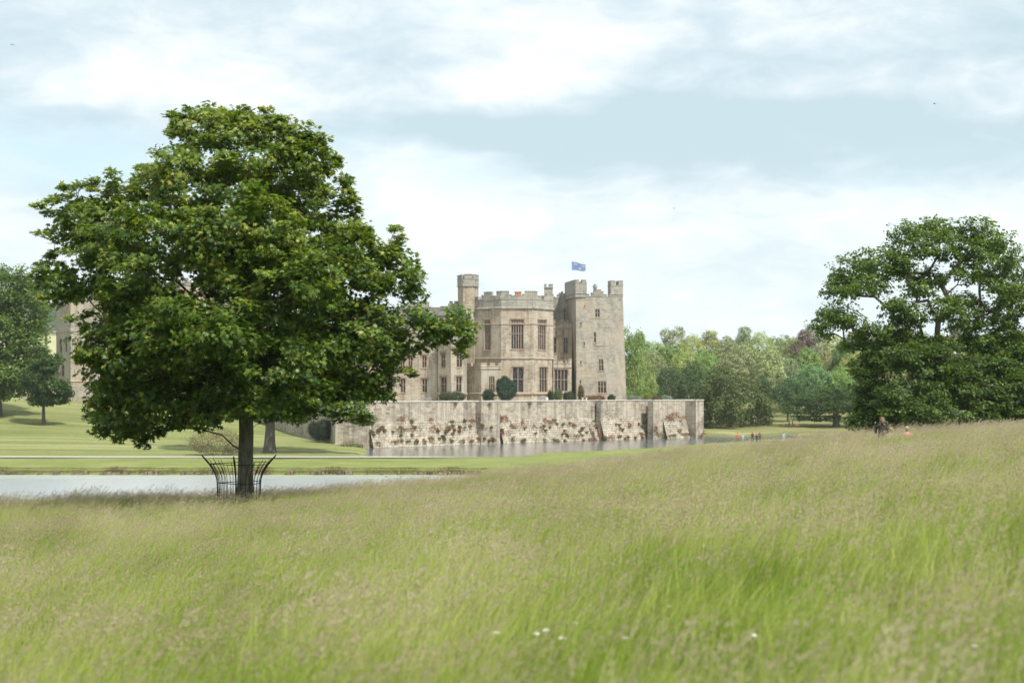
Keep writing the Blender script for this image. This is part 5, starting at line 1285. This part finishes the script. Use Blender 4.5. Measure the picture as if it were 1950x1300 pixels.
def person(loc, h, rz, label, top, legs, hair=(.12, .08, .05), pose='stand', hairlen=.0, group=None, longcoat=False):
    s = h / 1.72
    root = empty('person', loc, rz, label, 'person', group)
    mt = [simple_mat('skin_tone', (.55, .36, .27), .6, .05), simple_mat('top_cloth', top, .8, .1, 12), simple_mat('leg_cloth', legs, .8, .1, 12), simple_mat('shoes', (.05, .045, .04))]
    if pose == 'stand' or pose == 'walk':
        st = .16 if pose == 'walk' else .03
        nd = [(0, 0, .95), (0, 0, 1.12), (0, 0, 1.30), (0, 0, 1.43), (0, -.01, 1.50), (0, -.02, 1.58), (0, -.02, 1.66),
              (-.10, 0, .90), (-.11, -st, .50), (-.11, -st * .6, .09), (-.11, -st * .6 - .13, .03),
              (.10, 0, .90), (.11, st * .5, .50), (.11, st * 1.2, .09), (.11, st * 1.2 - .13, .03),
              (-.19, 0, 1.40), (-.24, .03, 1.14), (-.23, -.08, .90), (-.22, -.12, .82), (.19, 0, 1.40), (.24, 0, 1.14), (.23, -.12, .92), (.22, -.16, .84)]
        ed = [(0, 1), (1, 2), (2, 3), (3, 4), (4, 5), (5, 6), (0, 7), (7, 8), (8, 9), (9, 10), (0, 11), (11, 12), (12, 13), (13, 14), (3, 15), (15, 16), (16, 17), (17, 18), (3, 19), (19, 20), (20, 21), (21, 22)]
        rd = [(.15, .11), (.13, .10), (.16, .11), (.10, .08), (.055, .055), (.09, .10), (.07, .08), .085, .06, .042, .035, .085, .06, .042, .035, .065, .048, .036, .03, .065, .048, .036, .03]
        hipz = .93; neck = 1.47; hd = (0, -.02, 1.62)
    else:   # sitting or kneeling on the ground, legs drawn up in front
        b = 0 if pose == 'sit' else .22
        nd = [(0, 0, .14 + b), (0, -.02, .32 + b), (0, -.03, .50 + b), (0, -.03, .63 + b), (0, -.04, .70 + b), (0, -.05, .78 + b), (0, -.05, .86 + b),
              (-.10, -.05, .13 + b), (-.15, -.40, .12 + b * .3) if pose != 'sit' else (-.15, -.38, .42), (-.14, -.2, .06) if pose != 'sit' else (-.13, -.62, .08), (-.14, .1, .04) if pose != 'sit' else (-.13, -.75, .04),
              (.10, -.05, .13 + b), (.15, -.40, .12 + b * .3) if pose != 'sit' else (.15, -.38, .42), (.14, -.2, .06) if pose != 'sit' else (.13, -.62, .08), (.14, .1, .04) if pose != 'sit' else (.13, -.75, .04),
              (-.19, -.02, .60 + b), (-.25, -.10, .36 + b), (-.17, -.32, .32 + b), (-.12, -.38, .33 + b), (.19, -.02, .60 + b), (.25, -.10, .36 + b), (.17, -.32, .32 + b), (.12, -.38, .33 + b)]
        ed = [(0, 1), (1, 2), (2, 3), (3, 4), (4, 5), (5, 6), (0, 7), (7, 8), (8, 9), (9, 10), (0, 11), (11, 12), (12, 13), (13, 14), (3, 15), (15, 16), (16, 17), (17, 18), (3, 19), (19, 20), (20, 21), (21, 22)]
        rd = [(.17, .13), (.14, .11), (.17, .12), (.11, .09), (.055, .055), (.09, .10), (.07, .08), .09, .065, .045, .035, .09, .065, .045, .035, .07, .05, .038, .03, .07, .05, .038, .03]
        hipz = .2 + b; neck = .68 + b; hd = (0, -.05, .82 + b)
    nd = [tuple(c * s for c in p) for p in nd]; rd = [tuple(x * s for x in r) if hasattr(r, '__len__') else r * s for r in rd]
    def mo(c):
        x, y, z = c.x / s, c.y / s, c.z / s
        if z > neck: return 0
        if pose in ('stand', 'walk'):
            if z < .07: return 3
            if abs(x) > .17 and z < .87: return 0
            return 1 if z > (.72 if longcoat else hipz) else 2
        if (z < hipz or y < -.24) and not (abs(x) < .3 and hipz < z and y > -.3): return 2
        return 1
    skin_body(nd, ed, rd, 'body', mo, mt, root, 2)
    hb = MB(); c = [q * s for q in hd]; hb.ball((c[0], c[1] + .02 * s, c[2] + .035 * s), .112 * s, 0, 10, (.95, 1.05, 1.0))
    if hairlen:
        hb.tube([(c[0], c[1] + .05 * s, c[2] + .05 * s), (c[0], c[1] + .09 * s, c[2] - .06 * s), (c[0] + .01, c[1] + .09 * s, c[2] - hairlen * s)], [.09 * s, .095 * s, .03 * s], 8)
    hairo = hb.build('hair', simple_mat('hair', hair, .7, .2, 30), root, True)
    # face pieces, for whoever steps close
    fb = MB(); fb.ball((c[0] - .032 * s, c[1] - .098 * s, c[2] + .005 * s), .012 * s, 0, 6); fb.ball((c[0] + .032 * s, c[1] - .098 * s, c[2] + .005 * s), .012 * s, 0, 6); fb.build('eyes', M['iron'], root)
    fb = MB(); fb.ball((c[0], c[1] - .105 * s, c[2] - .02 * s), .014 * s, 0, 6, (1, 1.3, 1.5)); fb.build('nose', mt[0], root)
    return root
def gl(u, d, dz=0): x = wx(u, d); return (x, d, hz(x, d) + dz)
def top_at(u, v, d, h): x = wx(u, d); return (x, d, wz(v, d) - h)
person(gl(1405, 232), 1.45, R(200), 'person in a bright orange jacket standing by the water', (.80, .13, .03), (.25, .08, .06), group='people by the far water', longcoat=True)
person(gl(1414.5, 232), 1.2, R(170), 'small child in pale blue next to the orange jacket', (.42, .62, .72), (.35, .45, .52), group='people by the far water', longcoat=True)
person(gl(1433, 230), 1.65, R(150), 'person in a dark red top at the left of the dark clothed trio', (.16, .035, .045), (.05, .04, .05), group='people by the far water')
person(gl(1441, 228), 1.5, R(210), 'person in navy blue in front of the dark clothed trio', (.02, .03, .07), (.02, .025, .04), group='people by the far water')
person(gl(1447, 231), 1.6, R(180), 'person with brown hair and brown top at the right of the trio', (.14, .07, .05), (.06, .05, .05), (.22, .09, .04), group='people by the far water', hairlen=.25)
person(gl(1492, 232), 1.5, R(160), 'person in a light blue top near the right end of the water', (.38, .58, .78), (.55, .62, .7), group='people by the far water', longcoat=True)
person(gl(1503, 233), 1.35, R(200), 'person in muted purple just right of the light blue figure', (.20, .16, .30), (.35, .18, .2), (.3, .12, .06), group='people by the far water')
person(gl(1502.5, 333), 1.85, R(90), 'dog walker in black, the taller of the two on the far lawn', (.025, .028, .035), (.02, .02, .025), pose='walk')
person(gl(1509.5, 334), 1.7, R(80), 'dog walker in dark blue, the shorter of the two on the far lawn', (.06, .08, .12), (.03, .035, .05), pose='walk')
person(gl(1527, 290), 1.55, R(185), 'person in white shirt and blue shorts standing left of the green bin', (.75, .76, .80), (.25, .33, .55))
person(top_at(1680, 795, 55, 1.15), 1.72, R(178), 'person with long blond hair and black top kneeling behind the meadow crest', (.02, .02, .025), (.05, .05, .06), (.14, .085, .045), 'kneel', .22)
person(top_at(1697, 814, 56, .82), 1.5, R(190), 'person in a pale teal shirt sitting between the blond figure and the pink shirt', (.30, .44, .42), (.2, .2, .22), (.28, .18, .11), 'sit', .0)
person(top_at(1727.5, 812, 54, .82), 1.5, R(175), 'person in a pink shirt sitting at the right of the seated group', (.72, .27, .27), (.3, .3, .35), (.32, .26, .21), 'sit', .0)
def dog(loc, rz, label, col=(.20, .085, .04), s=1.0):
    root = empty('dog', loc, rz, label, 'dog', 'dogs on the far lawn')
    nd = [(.28, 0, .50), (.02, 0, .52), (-.25, 0, .50), (-.42, 0, .62), (-.50, 0, .72), (-.62, 0, .68), (.42, 0, .58), (.56, 0, .66),
          (-.24, .09, .36), (-.23, .09, .18), (-.25, .09, .03), (-.24, -.09, .36), (-.29, -.09, .18), (-.27, -.09, .03),
          (.30, .09, .38), (.24, .09, .30), (.36, .09, .18), (.32, .09, .03), (.30, -.09, .38), (.24, -.09, .30), (.36, -.09, .18), (.32, -.09, .03)]
    ed = [(0, 1), (1, 2), (2, 3), (3, 4), (4, 5), (0, 6), (6, 7), (2, 8), (8, 9), (9, 10), (2, 11), (11, 12), (12, 13), (0, 14), (14, 15), (15, 16), (16, 17), (0, 18), (18, 19), (19, 20), (20, 21)]
    rd = [.11, .11, .14, .08, .085, .04, .03, .015, .055, .035, .03, .055, .035, .03, .07, .045, .03, .03, .07, .045, .03, .03]
    skin_body([tuple(c * s for c in p) for p in nd], ed, [r * s for r in rd], 'body', lambda c: 0, [simple_mat('dog coat', col, .9, .2, 10)], root, 1)
    return root
dog(gl(1491, 333), R(10), 'reddish brown dog leading left of the two dog walkers', s=1.15)
dog(gl(1505.5, 331), R(170), 'brown dog at the feet of the two dog walkers', (.15, .06, .035), 1.1)
dog(gl(1518, 332), R(0), 'tan dog trailing right of the two dog walkers', (.24, .12, .06), 1.15)
# pushchair beside the person in white
pc = empty('pushchair', gl(1522.5, 289), R(20), 'pale grey pushchair beside the person in the white shirt', 'pushchair')
mb = MB(); mb.prism([(-.28, -.3), (.28, -.3), (.28, .35), (-.28, .35)], .42, .62, 0, True, [(-.3, -.34), (.3, -.34), (.3, .42), (-.3, .42)]); mb.prism([(-.28, .3), (.28, .3), (.28, .42), (-.28, .42)], .6, 1.1); mb.build('seat', simple_mat('pale pushchair fabric', (.62, .66, .72)), pc)
mb = MB(); mb.tube([(-.28, .42, 1.05), (-.28, -.1, 1.15), (-.28, -.3, .95)], .03, 6); mb.ball((0, .1, 1.02), .32, 0, 8, (1, .9, .6)); mb.build('hood', simple_mat('pale pushchair hood', (.7, .72, .76)), pc)
mb = MB()
for sx in (-.27, .27): mb.tube([(sx, -.4, .12), (sx, .2, .45), (sx, .55, 1.0)], .018, 6); mb.tube([(sx, .42, .12), (sx, -.2, .55)], .018, 6)
mb.tube([(-.27, .55, 1.0), (.27, .55, 1.0)], .02, 6); mb.build('frame', M['iron'], pc)
for sx in (-.3, .3):
    for sy in (-.4, .42):
        mb = MB(); mb.tube([(sx - .02, sy, .12), (sx + .02, sy, .12)], .12, 12); mb.build('wheel', M['iron'], pc)
bn = empty('litter_bin', gl(1550.5, 300), 0, 'dark green litter bin standing alone on the lawn left of the cedar', 'bin')
mb = MB(); ci_ = lambda r: [(r * math.cos(a), r * math.sin(a)) for a in np.linspace(0, 2 * math.pi, 15)[:-1]]
gm = simple_mat('dark green bin', (.025, .06, .055), .5); mb.prism(ci_(.31), -.05, .9, 0, True, ci_(.34)); mb.build('bin_body', gm, bn)
mb = MB(); mb.prism(ci_(.37), .9, .96); mb.prism(ci_(.34), 1.08, 1.2, 0, True, ci_(.2))
for a in range(4): mb.box(.3 * math.cos(a * 1.57) - .03, .3 * math.cos(a * 1.57) + .03, .3 * math.sin(a * 1.57) - .03, .3 * math.sin(a * 1.57) + .03, .95, 1.09)
mb.build('lid', gm, bn)
# terrace benches and the visitor on one
def bench(X, d, label):
    x, y = px_pt(X, d); b = empty('garden_bench', (x, y, ZT - .24), 0, label, 'bench', 'benches on the castle terrace')
    bm_ = simple_mat('grey weathered bench', (.22, .22, .23), .8)
    mb = MB(); 
    for k in range(4): mb.box(-.95, .95, -.25 + k * .13, -.14 + k * .13, .44, .48)
    mb.build('seat', bm_, b)
    mb = MB()
    for k in range(4): mb.box(-.95, .95, .26, .30, .55 + k * .12, .64 + k * .12)
    mb.build('backrest', bm_, b)
    for sx in (-.9, .9):
        for sy in (-.22, .27):
            mb = MB(); mb.box(sx - .035, sx + .035, sy - .035, sy + .035, 0, .44 if sy < 0 else 1.0); mb.build('leg', bm_, b)
    return b
depth_off(5)
b1 = bench(296, 273, 'grey garden bench under the small windows of the long wing'); depth_off(14)
b2 = bench(1187, 268, 'grey garden bench in front of the octagonal bay beside a seated visitor')
x, y = px_pt(1226, 267.5); pr = person((x, y, ZT - .24), 1.7, R(190), 'person in white sitting on the terrace beside the bench', (.78, .78, .78), (.3, .4, .6), (.5, .4, .3), 'kneel')
# white urns by the tower
depth_off(20)
for X in (1500, 1530):
    x, y = px_pt(X, 278); u_ = empty('garden_urn', (x, y, ZT - .24), 0, 'small white stone urn near the climber at the tower foot' if X == 1500 else 'small white stone urn farther right along the tower border', 'urn', 'white urns by the tower')
    mb = MB(); mb.box(-.2, .2, -.2, .2, 0, .35); mb.build('plinth', M['white'], u_)
    mb = MB(); mb.prism(ci_(.1), .353, .5, 0, True, ci_(.08)); mb.prism(ci_(.1), .5, .85, 0, True, ci_(.26)); mb.build('bowl', M['white'], u_)
# birds high in the sky
for (u, v, d, lab) in ((24, 86, 190, 'tiny dark bird in the upper left corner of the sky'), (1284, 397, 240, 'tiny dark bird in the sky above the wood'), (1780, 198, 200, 'tiny dark bird high above the oak')):
    p = at(u, v, d); b = empty('bird', tuple(p), R(30), lab, 'bird', 'birds in flight')
    mb = MB(); mb.tube([(0, -.12, 0), (0, -.06, .01), (0, .04, .01), (0, .12, 0), (0, .2, 0)], [.01, .025, .035, .02, .03], 7); mb.build('body', M['iron'], b)
    for sx in (-1, 1):
        mb = MB(); mb.add([(0, -.05, .02), (sx * .14, -.08, .09), (sx * .3, .02, .05), (sx * .13, .05, .08), (0, .07, .02), (0, -.05, .005), (sx * .14, -.08, .075), (sx * .3, .02, .04), (sx * .13, .05, .065), (0, .07, .005)], [(0, 1, 2, 3, 4), (9, 8, 7, 6, 5), (0, 5, 6, 1), (1, 6, 7, 2), (2, 7, 8, 3), (3, 8, 9, 4)]); mb.build('wing', M['iron'], b)

# ------------------------------------------------------------------ light, sky, air
SUN_EL, SUN_AZ = R(54), R(140)      # azimuth clockwise from +Y (camera looks +Y): sun behind the camera's right shoulder
sd = Vector((math.sin(SUN_AZ) * math.cos(SUN_EL), math.cos(SUN_AZ) * math.cos(SUN_EL), math.sin(SUN_EL)))
sl = bpy.data.lights.new('sun', 'SUN'); sl.energy = 3.9; sl.angle = R(1.5); sl.color = (1, .95, .86)
so = bpy.data.objects.new('sun', sl); COL.objects.link(so); so.rotation_euler = sd.to_track_quat('Z', 'Y').to_euler(); so.location = (0, 0, 200)
w = bpy.data.worlds.new('World'); scene.world = w; w.use_nodes = True; nt = w.node_tree
bgn = nt.nodes['Background']; outw = nt.nodes['World Output']
sky = N(nt, 'ShaderNodeTexSky', sky_type='NISHITA'); sky.sun_disc = False; sky.sun_elevation = SUN_EL; sky.sun_rotation = SUN_AZ; sky.dust_density = 2; sky.altitude = 100
nt.links.new(sky.outputs[0], bgn.inputs[0]); bgn.inputs[1].default_value = .11
tc = N(nt, 'ShaderNodeTexCoord'); D_ = tc.outputs['Generated']
sp = N(nt, 'ShaderNodeSeparateXYZ'); nt.links.new(D_, sp.inputs[0])
az = math_n(nt, 'ARCTAN2', sp.outputs[0], sp.outputs[1]); el = math_n(nt, 'ARCSINE', sp.outputs[2])
cbv = N(nt, 'ShaderNodeCombineXYZ'); nt.links.new(az, cbv.inputs[0]); nt.links.new(math_n(nt, 'MULTIPLY', el, 2.3), cbv.inputs[1])
S = cbv.outputs[0]
wn = noise(nt, S, 4.0, 4, .55); wn2 = noise(nt, mapping(nt, S, loc=(7, 3, 0)), 4.0, 4, .55)
azw = math_n(nt, 'ADD', az, math_n(nt, 'MULTIPLY_ADD', wn, .22, c=-.11)); elw = math_n(nt, 'ADD', el, math_n(nt, 'MULTIPLY_ADD', wn2, .09, c=-.045))
def A(u): return math.atan((u - CU) / F)
def E(u, v): return math.atan((HOR - v) / math.hypot(F, u - CU))
def blob(u, v, ru, rv, amp):
    dx = math_n(nt, 'DIVIDE', math_n(nt, 'SUBTRACT', azw, A(u)), ru / F); dy = math_n(nt, 'DIVIDE', math_n(nt, 'SUBTRACT', elw, E(u, v)), rv / F)
    q = math_n(nt, 'ADD', math_n(nt, 'MULTIPLY', dx, dx), math_n(nt, 'MULTIPLY', dy, dy))
    return math_n(nt, 'MULTIPLY', math_n(nt, 'EXPONENT', math_n(nt, 'MULTIPLY', q, -1)), amp)
def total(bl, base):
    s = base
    for b in bl: s = math_n(nt, 'ADD', s, blob(*b))
    return s
ncl = noise(nt, S, 6.5, 9, .62, .35)
ncl2 = noise(nt, mapping(nt, S, (1, 1.6, 1), loc=(2, 5, 1)), 3.0, 6, .6, .3)
# brightness of the cloud: white tops and teal grey bases
shade = total([(1040, 120, 200, 90, .42), (300, 160, 300, 60, .3), (150, 130, 200, 50, .05), (1300, 40, 300, 60, .12), (1450, 390, 480, 70, .40), (800, 400, 170, 110, .55), (1250, 560, 500, 80, .18), (1850, 180, 180, 80, .10),
               (960, 268, 420, 42, -.75), (1560, 275, 500, 62, -.7), (700, 100, 130, 120, -.18), (100, 215, 330, 30, -.3), (50, 60, 220, 60, -.3), (1500, 130, 260, 70, -.38), (1420, 385, 150, 18, -.18), (950, 370, 90, 20, -.12), (1900, 60, 150, 60, -.05)], .40)
shade = math_n(nt, 'ADD', shade, math_n(nt, 'MULTIPLY_ADD', ncl, 1.5, c=-.75)); shade = math_n(nt, 'ADD', shade, math_n(nt, 'MULTIPLY_ADD', ncl2, .5, c=-.25))
hi = N(nt, 'ShaderNodeMapRange'); setin(hi, **{'From Min': .27, 'From Max': .55, 'To Min': 0.0, 'To Max': .3}); nt.links.new(el, hi.inputs[0]); shade = math_n(nt, 'ADD', shade, hi.outputs[0])  # extra brightness added to the unseen upper sky, to lift water and ambient
nf = noise(nt, mapping(nt, S, (1, 1.15, 1), loc=(4, 1, 2)), 17, 8, .6, .6); shade = math_n(nt, 'ADD', shade, math_n(nt, 'MULTIPLY_ADD', nf, 1.0, c=-.5))
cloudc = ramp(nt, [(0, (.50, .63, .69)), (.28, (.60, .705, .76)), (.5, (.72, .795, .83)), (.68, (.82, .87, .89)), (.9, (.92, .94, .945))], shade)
gap = total([(90, 310, 280, 75, 1.2), (850, 350, 130, 45, .6), (1240, 190, 70, 40, .2), (650, 420, 70, 130, .4)], -.1)
gap = math_n(nt, 'ADD', gap, math_n(nt, 'MULTIPLY_ADD', ncl2, 2.2, c=-1.1), True)
cb = N(nt, 'ShaderNodeBackground'); 
hzn = N(nt, 'ShaderNodeMapRange'); setin(hzn, **{'From Min': 0.0, 'From Max': .16, 'To Min': .7, 'To Max': 0.0}); nt.links.new(el, hzn.inputs[0])
cloudc = mix(nt, hzn.outputs[0], cloudc, (.775, .86, .885))
bluec = mix(nt, hzn.outputs[0], (.56, .76, .87), (.76, .87, .91))
cloudc = mix(nt, math_n(nt, 'MULTIPLY', gap, .75), cloudc, bluec)
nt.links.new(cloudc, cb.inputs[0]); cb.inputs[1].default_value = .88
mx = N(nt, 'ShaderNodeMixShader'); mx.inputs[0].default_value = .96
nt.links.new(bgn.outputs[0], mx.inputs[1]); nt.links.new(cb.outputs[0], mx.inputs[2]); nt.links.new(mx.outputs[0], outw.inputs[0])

HAZE = True
if HAZE:
    mb = MB(); mb.box(-1500, 1500, -100, 2600, -3, 140)
    hm = bpy.data.materials.new('haze air'); hm.use_nodes = True; nt = hm.node_tree; nt.nodes.clear()
    o_ = N(nt, 'ShaderNodeOutputMaterial'); pv_ = N(nt, 'ShaderNodeVolumePrincipled'); nt.links.new(pv_.outputs[0], o_.inputs['Volume'])
    pv_.inputs['Color'].default_value = (.86, .93, 1, 1); pv_.inputs['Density'].default_value = .00009; pv_.inputs['Anisotropy'].default_value = .2
    h_o = mb.build('haze', hm); tag(h_o, 'thin pale summer haze in the air', 'haze', kind='stuff')

scene.view_settings.view_transform = 'Standard'; scene.view_settings.look = 'None'; scene.view_settings.exposure = 0.5; scene.view_settings.gamma = 1
scene.cycles.max_bounces = 6; scene.cycles.diffuse_bounces = 3; scene.cycles.glossy_bounces = 3; scene.cycles.transmission_bounces = 4; scene.cycles.transparent_max_bounces = 8; scene.cycles.volume_bounces = 1
scene.cycles.use_adaptive_sampling = True; scene.cycles.adaptive_threshold = .02
scene.cycles.use_denoising = True
scene.cycles.sample_clamp_indirect = 6
